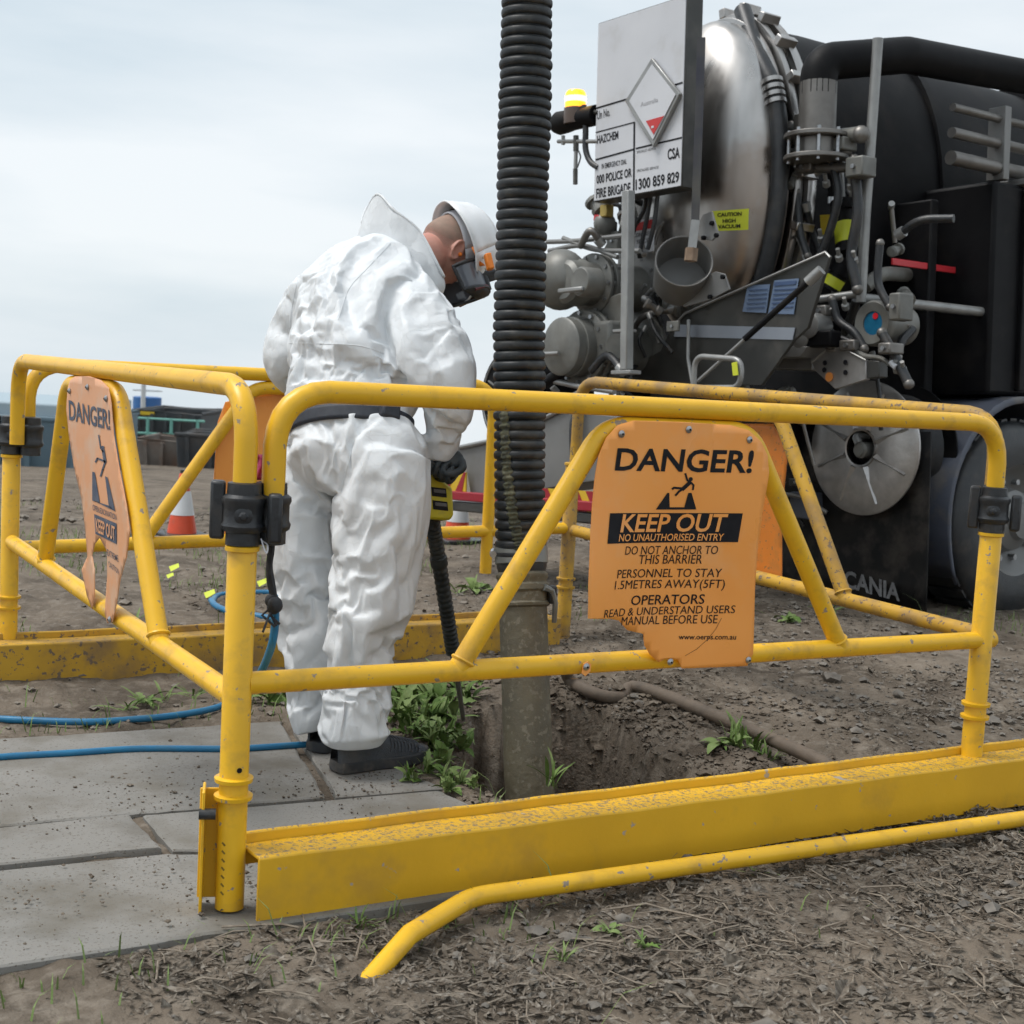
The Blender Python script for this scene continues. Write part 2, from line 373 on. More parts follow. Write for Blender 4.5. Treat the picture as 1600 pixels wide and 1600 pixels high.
# ------------------------------------------------------------------ bark, leaves and clods lying on the soil (nobody could count them)
LITTER = mat('leaf_litter', (.20, .17, .135), (.070, .056, .044), rough=.9, scale=60, detail=2, dirt=(.34, .31, .27), dirtscale=75, dirtamt=.5, spec=.2)
def scatter(n, box, keep, size, mesh_fn):
    m = MB(); done = 0
    while done < n:
        x, y = rng.uniform(box[0], box[1], 400), rng.uniform(box[2], box[3], 400); ok = keep(x, y) > rng.random(400); x, y = x[ok], y[ok]; z = ground_z(x, y)
        for i in range(len(x)):
            mesh_fn(m, np.array([x[i], y[i], z[i]]), size * rng.lognormal(0, .45)); done += 1
            if done >= n: break
    return m
def chip(m, p, s):
    a = rng.uniform(0, 2 * math.pi); L_ = s * rng.uniform(.6, 1.7); Wd = s * rng.uniform(.18, .5)
    u = np.array([math.cos(a), math.sin(a), rng.normal(0, .28)]); v = np.array([-math.sin(a), math.cos(a), rng.normal(0, .35)])
    p = p + np.array([0, 0, .003 + .3 * s * rng.random()]); k = np.array([0, 0, Wd * rng.uniform(-.4, .8)])
    m.add([p - u * L_ * .5, p - u * L_ * .12 + v * Wd * .5 + k, p + u * L_ * .5, p - u * L_ * .05 - v * Wd * .5 + k * .3, p + k * .2 + np.array([0, 0, -.15 * Wd])],
          [(0, 4, 1), (1, 4, 2), (2, 4, 3), (3, 4, 0)])
def clod(m, p, s):
    V = np.array([(1, 0, 0), (-1, 0, 0), (0, 1, 0), (0, -1, 0), (0, 0, 1), (0, 0, -1), (.6, .6, .5), (-.6, .6, .5), (.6, -.6, .5), (-.6, -.6, .5)]) * (s * .5)
    V = V * rng.uniform(.55, 1.25, V.shape) * np.array([1, 1, .65]); a = rng.uniform(0, 6.28); c_, s_ = math.cos(a), math.sin(a)
    V = V @ np.array([[c_, -s_, 0], [s_, c_, 0], [0, 0, 1]]) + p + np.array([0, 0, s * .12])
    m.add(V, [(0, 6, 4), (6, 2, 4), (2, 7, 4), (7, 1, 4), (1, 9, 4), (9, 3, 4), (3, 8, 4), (8, 0, 4), (0, 2, 6), (2, 1, 7), (1, 3, 9), (3, 0, 8), (0, 5, 2), (2, 5, 1), (1, 5, 3), (3, 5, 0)])
free = lambda x, y: (poly_sd(x, y, SLAB_POLY) > .0) & (poly_sd(x, y, HOLE) > -.04)
kf = lambda x, y: free(x, y) * (y < -.03) * np.clip(.6 + .7 * fbm(x * 4, y * 4, octv=2, seed=4), .28, 1)
kr = lambda x, y: free(x, y) * (x > 1.0) * np.clip(.35 + .8 * fbm(x * 3, y * 3, octv=2, seed=14), .05, 1) * np.clip(1.5 - np.hypot(x - 2, y - .6) / 3, 0.05, 1)
single('leaf_litter', scatter(26000, (-.3, 3.2, -1.0, -.03), kf, .0145, chip), LITTER, 'brown bark chips and dead leaves strewn before the yellow beam', 'leaf litter', kind='stuff', smooth=None)
single('bark_chips', scatter(15000, (1.0, 4.6, -.1, 4.2), kr, .0135, chip), LITTER, 'fine dry bark chips scattered over soil right of the hole', 'bark chips', kind='stuff', smooth=None)
kc = lambda x, y: (poly_sd(x, y, SLAB_POLY) > .0) * np.exp(-np.abs(poly_sd(x, y, HOLE) - .10) / .22) * np.clip(.4 + fbm(x * 5, y * 5, octv=2, seed=24), .05, 1)
single('soil_clods', scatter(6000, (.7, 2.6, -.15, 1.9), kc, .0145, clod), SOIL, 'loose clods of dark soil on the rim of the hole', 'soil', kind='stuff', smooth=60)
kd = lambda x, y: ((poly_sd(x, y, SLAB_POLY) > .03) & (poly_sd(x, y, HOLE) > .05)) * np.clip(.5 + fbm(x * 1.3, y * 1.3, octv=2, seed=64), .05, 1)
single('scattered_stones', scatter(3500, (-.5, 8, 1.4, 9), kd, .022, clod), mat('stones', (.24, .21, .175), (.13, .11, .09), rough=.9, scale=20), 'small stones and lumps strewn over the bare yard', 'stones', kind='stuff', smooth=60)
def twig(m, p, s):
    a = rng.uniform(0, 6.28); u = np.array([math.cos(a), math.sin(a), rng.normal(0, .12)]); k = np.array([-u[1], u[0], 0]) * rng.normal(0, .25)
    m.tube([p + np.array([0, 0, .004]) - u * s, p + k * s + np.array([0, 0, .006 + .1 * s]), p + u * s + np.array([0, 0, .004])], [.0010 + .012 * s, .0012 + .016 * s, .0008 + .006 * s], 4)
single('twigs', scatter(900, (-.2, 3.2, -1.0, -.03), kf, .035, twig), mat('dry_twig', (.30, .255, .20), (.16, .125, .095), rough=.9, scale=50), 'thin dry twigs lying in the litter before the beam', 'twigs', kind='stuff', smooth=60)
def stone(m, p, s): clod(m, p, s)
kq = lambda x, y: free(x, y) * ((y < -.03) | (x > 1.6)) * np.clip(.4 + fbm(x * 2, y * 2, octv=2, seed=84), .05, 1)
single('gravel', scatter(2600, (-.4, 4.2, -1.1, 3.4), kq, .017, stone), mat('grey_gravel', (.20, .18, .155), (.11, .098, .085), rough=.9, scale=30), 'grey gravel pieces lying in the soil round the barriers', 'gravel', kind='stuff', smooth=60)
kl = lambda x, y: (poly_sd(x, y, SLAB_POLY) < -.01) * np.clip(.25 + fbm(x * 4, y * 4, octv=2, seed=74), .02, 1)
def crumb(m, p, s): clod(m, np.array([p[0], p[1], .003]), s)
single('soil_crumbs', scatter(1300, (-.5, .85, -.1, 1.45), kl, .0052, crumb), SOIL, 'crumbs of dark soil trodden over the concrete slabs', 'soil crumbs', kind='stuff', smooth=60)
# ================================================================== yellow barriers round the hole
BL, BM = 2.192, 2.210          # sides of the enclosure
TR = .0235                     # tube radius
def panel(label, frm, muddy=False, ends=(.05, .05), endz=(.80, .80), zt=(1.052, 1.04), zb=(.462, .446), u=(.50, .865, 1.245, 1.61)):
    """frm(s, z, off) maps a place along the panel to the world"""
    Lp = BL; Y_ = YELD if muddy else YEL
    z_t = lambda s: zt[0] + (zt[1] - zt[0]) * s / Lp
    z_b = lambda s: zb[0] + (zb[1] - zb[0]) * s / Lp
    t = thing('safety_barrier', label, 'barrier', frm(Lp / 2, 0, 0), 'barrier panels round the hole')
    m = MB().tube([frm(ends[0], endz[0], 0), frm(ends[0], z_t(0), 0), frm(Lp - ends[1], z_t(Lp), 0), frm(Lp - ends[1], endz[1], 0)], TR, 16, fl=.11)
    part('top_rail', m, Y_, t)
    m = MB().tube([frm(.02, z_b(0), 0), frm(Lp * .5, z_b(Lp / 2), 0), frm(Lp - .02, z_b(Lp), 0)], TR, 16)
    part('bottom_rail', m, Y_, t)
    m = MB().tube([frm(u[0], z_b(u[0]) + .004, 0), frm(u[1] - .02, z_t(u[1]) - .047, 0), frm(u[2] + .02, z_t(u[2]) - .047, 0), frm(u[3], z_b(u[3]) + .004, 0)], TR, 16, fl=.10)
    br = part('brace', m, Y_, t)
    for s in (u[0], u[3]):          # weld beads where the brace meets the rail
        sg = 1 if s == u[0] else -1; c = np.array(frm(s + sg * .012, z_b(s) + .022, 0)); a = nrm(np.array(frm(s + sg * .55, z_b(s) + 1, 0)) - np.array(frm(s, z_b(s), 0)))
        uu, vv = basis(a)
        part('weld', MB().tube([c + (uu * math.cos(q) + vv * math.sin(q)) * (TR + .001) for q in np.linspace(0, 2 * math.pi, 15)[:-1]], .0042, 6, closed=True), Y_, br)
    return t
fF = lambda s, z, o: np.array([s, -o, z]); fL = lambda s, z, o: np.array([-o, s, z])
fR = lambda s, z, o: np.array([BL + o, s, z]); fB = lambda s, z, o: np.array([s, BM + o, z])
panel('yellow tube barrier panel nearest the camera with the torn orange sign', fF, ends=(.06, .06), endz=(.80, .76), u=(.50, .865, 1.245, 1.61))
panel('yellow tube barrier panel at far left with the faded sign', fL, ends=(.0, .06), endz=(.76, .78), zt=(1.056, 1.05), zb=(.432, .455), u=(.525, .96, 1.44, 1.70))
panel('muddy yellow barrier panel between the hole and the truck', fR, True, ends=(.06, .0), endz=(.80, .735), zt=(1.058, 1.072), zb=(.447, .47), u=(.60, 1.00, 1.30, 1.66))
panel('yellow barrier panel at the back, behind the man', fB, ends=(.05, .38), endz=(.8, .3), zt=(1.04, 1.04), zb=(.43, .475), u=(.44, .84, 1.20, 1.56))

# ------------------------------------------------------------------ corner posts
def post(label, x, y, muddy=False, top=.742):
    Y_ = YELD if muddy else YEL
    t = thing('corner_post', label, 'post', (x, y, 0), 'posts at the barrier corners'); r = .0292
    part('tube', MB().lathe([(r, .0), (r, top - .004), (r - .003, top)], (x, y, 0), (0, 0, 1), 24), Y_, t)
    part('top_flange', MB().lathe([(r - .001, top - .012), (r + .005, top - .010), (r + .005, top - .002), (r - .001, top + .001)], (x, y, 0), (0, 0, 1), 24), Y_, t)
    for z in (.232, .268):
        part('collar', MB().lathe([(r - .001, z - .006), (r + .009, z - .005), (r + .010, z + .003), (r - .001, z + .006)], (x, y, 0), (0, 0, 1), 24), Y_, t)
    return t
pA = post('yellow corner post nearest the camera under the black clamp', 0.0, 0.0)
post('stout yellow corner post at the right end of the front panel', BL - .06, .0, top=.745)
post('thin muddy corner post behind the big black hose', BL, BM, True)
post('yellow corner post at far left behind the faded sign', 0.0, BM)
# drilled hole and stamped slots in the nearest post; bracket behind it
d2 = nrm(np.array([CC[0], CC[1], 0]))
sd_ = np.array([-d2[1], d2[0], 0])
for z, w_ in ((.292, .0055),):
    c = np.array([0, 0, z]) + nrm(d2 * .93 + sd_ * .35) * .0288
    part('pin_hole', MB().cyl(c, c + nrm(d2 * .93 + sd_ * .35) * .0012, w_, 12), PRN, pA)
for k in range(7):
    dirv = nrm(d2 * .80 - sd_ * .5); c = np.array([0, 0, .14 - k * .017]) + dirv * .0290; tv = nrm(np.cross(dirv, (0, 0, 1)))
    part('slot', MB().box(c, (.009, .004, .0012), (nrm(tv + np.array([0, 0, .8])), nrm(np.cross(dirv, tv + np.array([0, 0, .8]))), dirv)), mat('slot_dark', (.22, .14, .02), rough=.8), pA)
m = MB(); bx = -sd_ * .055
m.box(bx * 1.05 + np.array([0, 0, .125]), (.006, .075, .25), (-sd_, d2, (0, 0, 1)))
m.box(bx * .75 + d2 * -.03 + np.array([0, 0, .125]), (.05, .006, .23), (-sd_, d2, (0, 0, 1)))
br = part('bracket', m, YEL, pA, bevel=.002)
part('bracket_pin', MB().cyl(bx * .6 + d2 * .034 + np.array([0, 0, .205]), bx * 1.2 + d2 * .034 + np.array([0, 0, .205]), .011, 14), BLKR, br)
# black clamps that join two panels over a post
prof = [(.029, .742), (.034, .744), (.034, .768), (.042, .774), (.044, .782), (.040, .790), (.040, .822), (.044, .830), (.043, .838), (.034, .844), (.033, .866), (.026, .868)]
def clamp(label, at, other):
    at = np.array([*at, 0.0]); t = thing('barrier_clamp', label, 'clamp', at + np.array([0, 0, .74]), 'clamps joining the barriers'); dv = nrm(np.array([CC[0], CC[1], 0]) - at)
    part('sleeve', MB().lathe(prof, at, (0, 0, 1), 28), BLKR, t)
    part('sleeve', MB().lathe([(r * .92, z) for r, z in prof], at + np.array([*other, 0]), (0, 0, 1), 24), BLKR, t)
    part('side_plate', MB().box(at + np.array([0, 0, .81]) - RGT * .052 - dv * .01, (.030, .034, .116), (RGT, dv, (0, 0, 1))), BLKR, t, bevel=.006)
    part('lug', MB().box(at + np.array([0, 0, .80]) + RGT * .062 + dv * .012, (.030, .03, .10), (RGT, dv, (0, 0, 1))), BLKR, t, bevel=.008)
    c = at + np.array([0, 0, .804]) + dv * .038
    part('clamp_bolt', MB().lathe([(.010, 0), (.010, .006), (.006, .010), (.0015, .011)], c, dv, 6), BLKR, t, smooth=20)
    part('bolt_washer', MB().lathe([(.018, 0), (.018, .004), (.013, .007)], c - dv * .004, dv, 18), BLKR, t)
clamp('black rubber clamp joining two yellow barrier tubes at the near corner', (0, 0), (.062, .012))
clamp('black rubber clamp on the post at the right end of the front panel', (BL - .06, 0), (.055, .05))
clamp('black rubber clamp on the far-left corner post', (0, BM), (.05, -.05))

# ------------------------------------------------------------------ ground beams and foot tubes
def beam(label, A, B, out, muddy=False, h=.125, wd=.115):
    """pressed-steel ground beam from A to B, 'out' points away from the hole"""
    A, B, out = np.array(A, float), np.array(B, float), nrm(out); ax = nrm(B - A); Ln = np.linalg.norm(B - A); th = .006; up = np.array([0, 0, 1.0])
    t = thing('ground_beam', label, 'beam', (A + B) / 2, 'ground beams under the barriers'); Y_ = YELD if muddy else YELB
    n = 30
    def strip(prof, nm):
        m = MB(); V = []; k = len(prof)
        for i in range(n + 1):
            q = A + ax * Ln * i / n
            for (o, z) in prof: V.append(q + out * o + up * (z + .0012 * math.sin(i * 1.7)))
        F = [(i * k + j, i * k + (j + 1) % k, (i + 1) * k + (j + 1) % k, (i + 1) * k + j) for i in range(n) for j in range(k)] + [tuple(range(k)), tuple(range(n * k, (n + 1) * k))[::-1]]
        m.add(V, F); return part(nm, m, Y_, t, bevel=.0022)
    strip([(wd, -.01), (wd, h - .004), (wd - .004, h), (wd - .010, h), (wd - .010, -.01)], 'web')
    strip([(0.012, h - .012), (wd - .011, h - .008), (wd - .011, h - .001), (.012, h - .004)], 'flange')
    strip([(0, h - .05), (0, h + .016), (.004, h + .019), (.011, h + .016), (.011, h - .05)], 'lip')
    return t
beam('long yellow steel ground beam across the front of the hole', (.03, .035, 0), (2.75, .025, 0), (0, -1, 0))
beam('yellow steel ground beam behind the man, half buried at the back', (-.8, 2.20, -.005), (2.1, 2.20, -.005), (0, -1, 0), True, h=.135)
def foot(label, pts, fl, muddy, grp='foot tubes of the barriers'):
    m = MB().tube(pts, .0205, 14, fl=fl)
    return single('foot_tube', m, mat('muddy_steel', (.17, .13, .095), (.095, .075, .058), rough=.75, scale=12, bump=.5, bscale=60, chips=(.32, .16, .05), chipscale=14, chipth=.70) if muddy else YEL, label, 'foot tube', grp)
a, b, c = onz(640, 1460, .015), onz(738, 1401, .02), onz(1240, 1330, .02); d_ = c + (c - b) * 1.2
foot('bent yellow foot tube lying before the front ground beam', [a + (a - b) * 1.1 * np.array([1, 1, .0]) - np.array([0, 0, .09]), a, b, c, d_], [.0, .0, .12, 0, 0], False)
q = [onz(884, 1040, .14), onz(890, 1062, .085), onz(925, 1082, .07), onz(968, 1090, .06), onz(1000, 1074, .085), onz(1150, 1132, .085), onz(1270, 1184, .07), onz(1330, 1216, .055)]
single('foot_tube', MB().tube(catmull(q, 6), .0205, 14), mat('muddy_steel', (.17, .13, .095), (.095, .075, .058), rough=.75, scale=12, bump=.5, bscale=60, chips=(.32, .16, .05), chipscale=14, chipth=.70), 'muddy rust-brown foot tube with a kink lying on the soil', 'foot tube', 'foot tubes of the barriers')

# ------------------------------------------------------------------ danger signs
def sign_plate(name, label, outline, surf, mt, back, thick=.002, grp='orange danger signs on the barriers', flat=None, bul=None, nv2=None):
    """a plate of plastic sheet: photo outline on the plane of its panel, given real thickness"""
    c = surf(*np.mean(outline, 0)); t = thing(name, label, 'sign', c, grp)
    flat = flat or surf
    me = bmesh.new(); vs = [me.verts.new(flat(*p)) for p in outline]; me.faces.new(vs)
    A = np.array([v.co[:] for v in vs]); nv = nrm(np.cross(flat(1000, 800) - flat(900, 800), flat(900, 900) - flat(900, 800)))
    hz = nrm(np.cross(nv, (0, 0, 1)))
    for dv in (hz, np.array([0, 0, 1.0])):
        k = A @ dv
        for q in np.arange(k.min() + .012, k.max(), .022):
            bmesh.ops.bisect_plane(me, geom=me.verts[:] + me.edges[:] + me.faces[:], plane_co=Vector(dv * q), plane_no=Vector(dv))
    bmesh.ops.triangulate(me, faces=me.faces); me.verts.index_update()
    V = [np.array(v.co[:]) for v in me.verts]
    if bul: V = [p + nv2 * bul(p) for p in V]
    m = MB(); m.add(V, [tuple(v.index for v in f.verts) for f in me.faces]); me.free()
    p = part('plate', m, mt, t, smooth=180)
    so = p.modifiers.new('thickness', 'SOLIDIFY'); so.thickness = thick; so.offset = 0
    return t
def densify(poly, step=12):
    o = []
    for i in range(len(poly)):
        a, b = np.array(poly[i], float), np.array(poly[(i + 1) % len(poly)], float); k = max(1, int(np.linalg.norm(b - a) / step))
        o += [tuple(a + (b - a) * j / k) for j in range(k)]
    return o
OUT_F = [(988, 657), (1060, 659), (1140, 664), (1168, 672), (1188, 690), (1198, 712), (1200, 740), (1190, 800), (1183, 850), (1178, 920), (1176, 1000), (1175, 1022), (1170, 1030), (1166, 1040),
         (1120, 1042), (1064, 1044), (1058, 1030), (1040, 1028), (1028, 1034), (1014, 1022), (1006, 1008), (1004, 990), (978, 984), (962, 968), (944, 964), (905, 962), (906, 910), (912, 850), (920, 790), (927, 746), (934, 712), (946, 684), (964, 664)]
# the sheet stands off the brace and curls a little at its free edges
def bulge_f(p):
    x, z = p[0], p[2]; lo = sstep(.95, .60, z)
    return .003 + .026 * math.exp(-((x - .785) / .09) ** 2) * lo + .008 * math.sin(x * 9 + 1) * lo * sstep(.45, .60, z)
NF = np.array([0, -1.0, 0])
def front_surf(y):
    def fn(px, py): q = ony(px, py, y); return q + NF * bulge_f(q)
    return fn
sF = front_surf(-.030); sFt = front_surf(-.0322); sFu = front_surf(-.0332)
tF = sign_plate('danger_sign', 'orange DANGER KEEP OUT sign torn at its lower left corner', densify(OUT_F), sF, ORG, None, flat=lambda a, b: ony(a, b, -.030), bul=bulge_f, nv2=NF)
def lines(t, surf, rows, mt, nm='lettering'):
    for s, p0, p1, pu, bold in rows:
        part(nm, letter(MB(), s, p0, p1, pu, surf, bold), mt, t, smooth=None)
lines(tF, sFt, [('DANGER!', (959, 735), (1173, 739), (964, 700), .022)], PRN)
lines(tF, sFt, [('DO NOT ANCHOR TO', (973, 866), (1122, 866), (975, 853), .0), ('THIS BARRIER', (996, 881), (1098, 881), (998, 867), .0),
               ('PERSONNEL TO STAY', (958, 902), (1128, 902), (960, 889), .0), ('1.5METRES AWAY(5FT)', (953, 919), (1133, 919), (955, 906), .0),
               ('OPERATORS', (983, 945), (1102, 944), (985, 930), .008), ('READ & UNDERSTAND USERS', (933, 962), (1148, 958), (935, 950), .0),
               ('MANUAL BEFORE USE', (966, 976), (1121, 974), (968, 963), .0), ('www.oerps.com.au', (1060, 999), (1149, 999), (1061, 991), .010)], PRN)
def patch(c4, surf, n=14):
    c4 = [np.array(p, float) for p in c4]; Pm = np.zeros((n + 1, n + 1, 3))
    for i in range(n + 1):
        for j in range(n + 1):
            u, v = i / n, j / n; Pm[i, j] = surf(*((c4[0] * (1 - u) + c4[1] * u) * (1 - v) + (c4[3] * (1 - u) + c4[2] * u) * v))
    return MB().grid(Pm)
band = part('black_band', patch([(949, 801), (1160, 802), (1153, 847), (942, 848)], sFt), PRN, tF, smooth=180)
for row in [('KEEP OUT', (965, 831), (1132, 831), (971, 803), .020), ('NO UNAUTHORISED ENTRY', (962, 845), (1130, 845), (964, 834), .010)]:
    part('lettering', letter(MB(), row[0], row[1], row[2], row[3], sFu, row[4]), ORG, band, smooth=None)
def glyph(t, surf, polys, mt, nm='pictogram', thick=None):
    m = MB()
    for pl in polys:
        pl = list(pl); m.add([surf(*p) for p in pl], [tuple(range(len(pl)))])
    return part(nm, m, mt, t, smooth=None)
def stroke(pts, wd):
    """a 2-D brush stroke polygon strip"""
    o = []; pts = [np.array(p, float) for p in pts]
    for i in range(len(pts) - 1):
        d = pts[i + 1] - pts[i]; n = np.array([-d[1], d[0]]) / np.linalg.norm(d) * wd / 2; e = d / np.linalg.norm(d) * wd * .25
        o.append([tuple(pts[i] + n - e), tuple(pts[i + 1] + n + e), tuple(pts[i + 1] - n + e), tuple(pts[i] - n - e)])
    return o
def dot(c, r, n=12): return [(c[0] + r * math.cos(2 * math.pi * k / n), c[1] + r * math.sin(2 * math.pi * k / n)) for k in range(n)]
glyph(tF, sFt, [[(1042, 770), (1045, 770), (1046, 793), (1024, 796)], [(1024, 796), (1046, 792.5), (1069, 792.5), (1088, 796)], [(1075, 770), (1080, 770), (1088, 796), (1069, 793)]], PRN)
man = stroke([(1070, 740), (1073, 750), (1078, 754)], 3) + stroke([(1078, 753), (1066, 764)], 6) + stroke([(1066, 763), (1052, 762), (1050, 764)], 3.4) + stroke([(1066, 764), (1060, 768), (1055, 774)], 3.4) + stroke([(1078, 753), (1083, 758), (1082, 765)], 3)
glyph(tF, sFt, man + [dot((1078.5, 748.5), 3.3)], PRN)
def bolts(t, pts, surf, nrmv, r=.0085):
    for p in pts:
        c = surf(*p)
        b_ = part('bolt', MB().lathe([(r * 1.0, 0), (r * 1.0, .0015), (r * .62, .0045), (r * .3, .006), (r * .05, .0063)], c, nrmv, 18), ZINC, t)
        part('bolt_socket', MB().cyl(c + np.array(nrmv) * .0058, c + np.array(nrmv) * .0066, r * .33, 6), PRN, b_)
bolts(tF, [(970, 678), (1075, 671), (1170, 687), (1046, 1034), (1168, 1031)], sFt, (0, -1, 0))
glyph(tF, sFt, stroke([(1128, 966), (1118, 984), (1104, 1000), (1088, 1014), (1070, 1024)], .7), mat('crack_line', (.25, .10, .03), rough=.8), 'crack')
# scrap of the torn sheet still held by its bolt
m = MB().prism([(-.012, -.014), (-.002, -.021), (.011, -.010), (.012, .006), (.003, .013), (-.009, .008)], ony(916, 1042, -.026), (1, 0, 0), (0, 0, 1), (0, -1, 0), .0022)
t = thing('sign_scrap', 'orange scrap of torn sign under a bolt on the lower rail', 'sign scrap', ony(916, 1042, -.026)); part('scrap', m, ORG, t)
bolts(t, [(916, 1042)], lambda a, b: ony(a, b, -.0285), (0, -1, 0))

# faded sign on the far-left panel
OUT_L = [(118, 588), (140, 588), (158, 594), (170, 606), (174, 630), (178, 680), (188, 740), (198, 790), (203, 830), (198, 870), (188, 905), (182, 945), (176, 972), (168, 974), (164, 958), (168, 900), (168, 862), (156, 840), (148, 850), (144, 868), (148, 890), (148, 930), (144, 952), (136, 930), (128, 890), (137, 870), (134, 830), (128, 780), (116, 730), (108, 680), (104, 640), (106, 608), (110, 594)]
sL = lambda px, py: onx(px, py, -.030); sLt = lambda px, py: onx(px, py, -.0325)
tL = sign_plate('danger_sign', 'faded orange danger sign ripped into strips at far left', densify(OUT_L, 9), sL, ORGF, None)
lines(tL, sLt, [('DANGER!', (108, 656), (172, 672), (107, 625), .02), ('OPEN EXCAVATION', (145, 797), (182, 813), (144.5, 788), .01), ('EXTREME', (168, 868), (185, 878), (167, 858), .005), ('CAUTION', (170, 885), (186, 898), (169, 876), .005)], PRNF)
m = MB(); V = densify([(147, 803), (182, 818), (182, 850), (149, 834)], 8); cx = np.mean(V, 0); m.add([sLt(*p) for p in V] + [sLt(*cx)], [(i, (i + 1) % len(V), len(V)) for i in range(len(V))]); band = part('dark_band', m, PRNF, tL, smooth=180)
part('lettering', letter(MB(), 'KEEP OUT', (150, 831), (180, 845), (149, 809), lambda a, b: onx(a, b, -.0345), .02), ORGF, band, smooth=None)
glyph(tL, sLt, [[(144, 737), (148, 738), (156, 786), (144, 782)], [(144, 781), (156, 785.5), (170, 790), (180, 799)], [(164, 744), (168, 746), (180, 799), (170, 792)]], PRNF)
glyph(tL, sLt, stroke([(154, 680), (157, 700), (161, 706)], 2) + stroke([(161, 703), (164, 722)], 4.5) + stroke([(164, 721), (152, 716), (149, 722)], 2.6) + stroke([(164, 722), (160, 734), (157, 744)], 2.6) + [dot((160.5, 699), 2.5)], PRNF)
bolts(tL, [(109, 611), (137, 605), (166, 623), (172, 968)], sLt, (-1, 0, 0))
# two more signs, seen from behind
OUT_R = [(1115, 662), (1208, 662), (1222, 690), (1230, 720), (1224, 780), (1222, 840), (1222, 904), (1110, 890)]
sign_plate('danger_sign', 'mud-splashed back of an orange sign on the truck-side barrier', densify(OUT_R), lambda a, b: onx(a, b, BL + .030), ORGM, None)
OUT_B = [(352, 628), (420, 612), (510, 612), (560, 640), (560, 840), (330, 846), (334, 750), (340, 660)]
sign_plate('danger_sign', 'plain back of an orange sign on the barrier behind the man', densify(OUT_B), lambda a, b: ony(a, b, BM + .030), ORG, None)
# ================================================================== vacuum truck, seen at its rear corner
TM = np.array([[0.1236632580, -0.9905421814, 0.0594439689], [0.9923206451, 0.1236019916, -0.0047207082], [-0.0026713324, 0.0595712557, 0.9982204814]])
TO = np.array([4.04463927, 2.41898887, 0.0])
TM4 = Matrix(((TM[0][0], TM[1][0], TM[2][0], TO[0]), (TM[0][1], TM[1][1], TM[2][1], TO[1]), (TM[0][2], TM[1][2], TM[2][2], TO[2]), (0, 0, 0, 1)))
TCL = TM @ (CC - TO)
def tl(px, py, b=0.0):
    """photo pixel -> truck coordinates on the cross plane y=b (x to its near side, y forward, z up)"""
    d = TM @ ray(px, py); return TCL + d * ((b - TCL[1]) / d[1])
STL = mat('brushed_stainless', (.52, .505, .49), (.33, .32, .31), rough=.34, metal=1.0, scale=5, rvar=.10, bump=.08, bscale=22, dirt=(.27, .215, .175), dirtscale=2.0, dirtamt=.6, stretch=(1, 1, .35))
CAST = mat('grey_cast_valve', (.20, .20, .185), (.135, .135, .125), rough=.48, metal=.25, scale=9, bump=.15, bscale=80, dirt=(.13, .12, .10), dirtscale=5, dirtamt=.5)
GALV = mat('galvanised_sheet', (.235, .235, .23), (.175, .175, .172), rough=.5, metal=.35, scale=3, dirt=(.17, .16, .145), dirtscale=4, dirtamt=.5)
DKG = mat('dark_grey_sheet', (.062, .062, .058), (.042, .042, .040), rough=.42, metal=.3, scale=3, dirt=(.14, .13, .115), dirtscale=2.4, dirtamt=.5)
STEELT = mat('pale_steel_tube', (.34, .34, .33), (.25, .25, .245), rough=.4, metal=.5, scale=9)
WHT = mat('white_sign', (.62, .63, .66), (.56, .57, .60), rough=.4, scale=3, dirt=(.45, .44, .42), dirtscale=6, dirtamt=.3)
LIME = mat('lime_label', (.62, .66, .03), (.55, .59, .03), rough=.45, scale=6)
TREAD = mat('chequer_plate', (.50, .485, .47), (.38, .37, .36), rough=.36, metal=.75, scale=14, bump=.35, bscale=26)
truck = thing('vacuum_truck', 'dark vacuum excavation truck with stainless tank door, valves and hose reel', 'truck', M4=TM4)
def tp(name, mb, mt, parent=None, bevel=0, smooth=40, label=None): return part(name, mb, mt, parent or truck, label, smooth, bevel, local=True)
AY = np.array([0, 1.0, 0]); AXx = np.array([1.0, 0, 0]); AZ = np.array([0, 0, 1.0])
def quad(pix, b, th=.004):
    """plate cut to a photo outline on the cross plane y=b"""
    pts = [tl(*p, b) for p in pix]; return MB().prism([(p[0], p[2]) for p in pts], (0, b, 0), AXx, AZ, AY, th)

# --- black mass of the body, chassis and pump housing
tp('chassis_rail', MB().box((-1.35, 3.2, .92), (.09, 6.6, .26)), BLKP, bevel=.006); tp('chassis_rail', MB().box((-.50, 3.2, .92), (.09, 6.6, .26)), BLKP, bevel=.006)
m = MB().box((-.93, 3.6, 1.62), (2.36, 6.0, 1.05)); m.box((-.93, 3.6, .70), (1.5, 6.0, .5)); body = tp('body_housing', m, BLKP, bevel=.02)
for k in range(7): tp('housing_rib', MB().box((.262, .85 + k * .85, 1.62), (.03, .05, 1.0)), BLKP, body, bevel=.005)
for k in range(3): tp('locker_door', MB().box((.258, 1.7 + k * 1.25, 1.45), (.018, 1.05, .58)), DKG, body, bevel=.008)
m = MB().box((-.95, .40, 1.30), (2.0, .06, 1.5)); tp('rear_bulkhead', m, BLKP, bevel=.01)
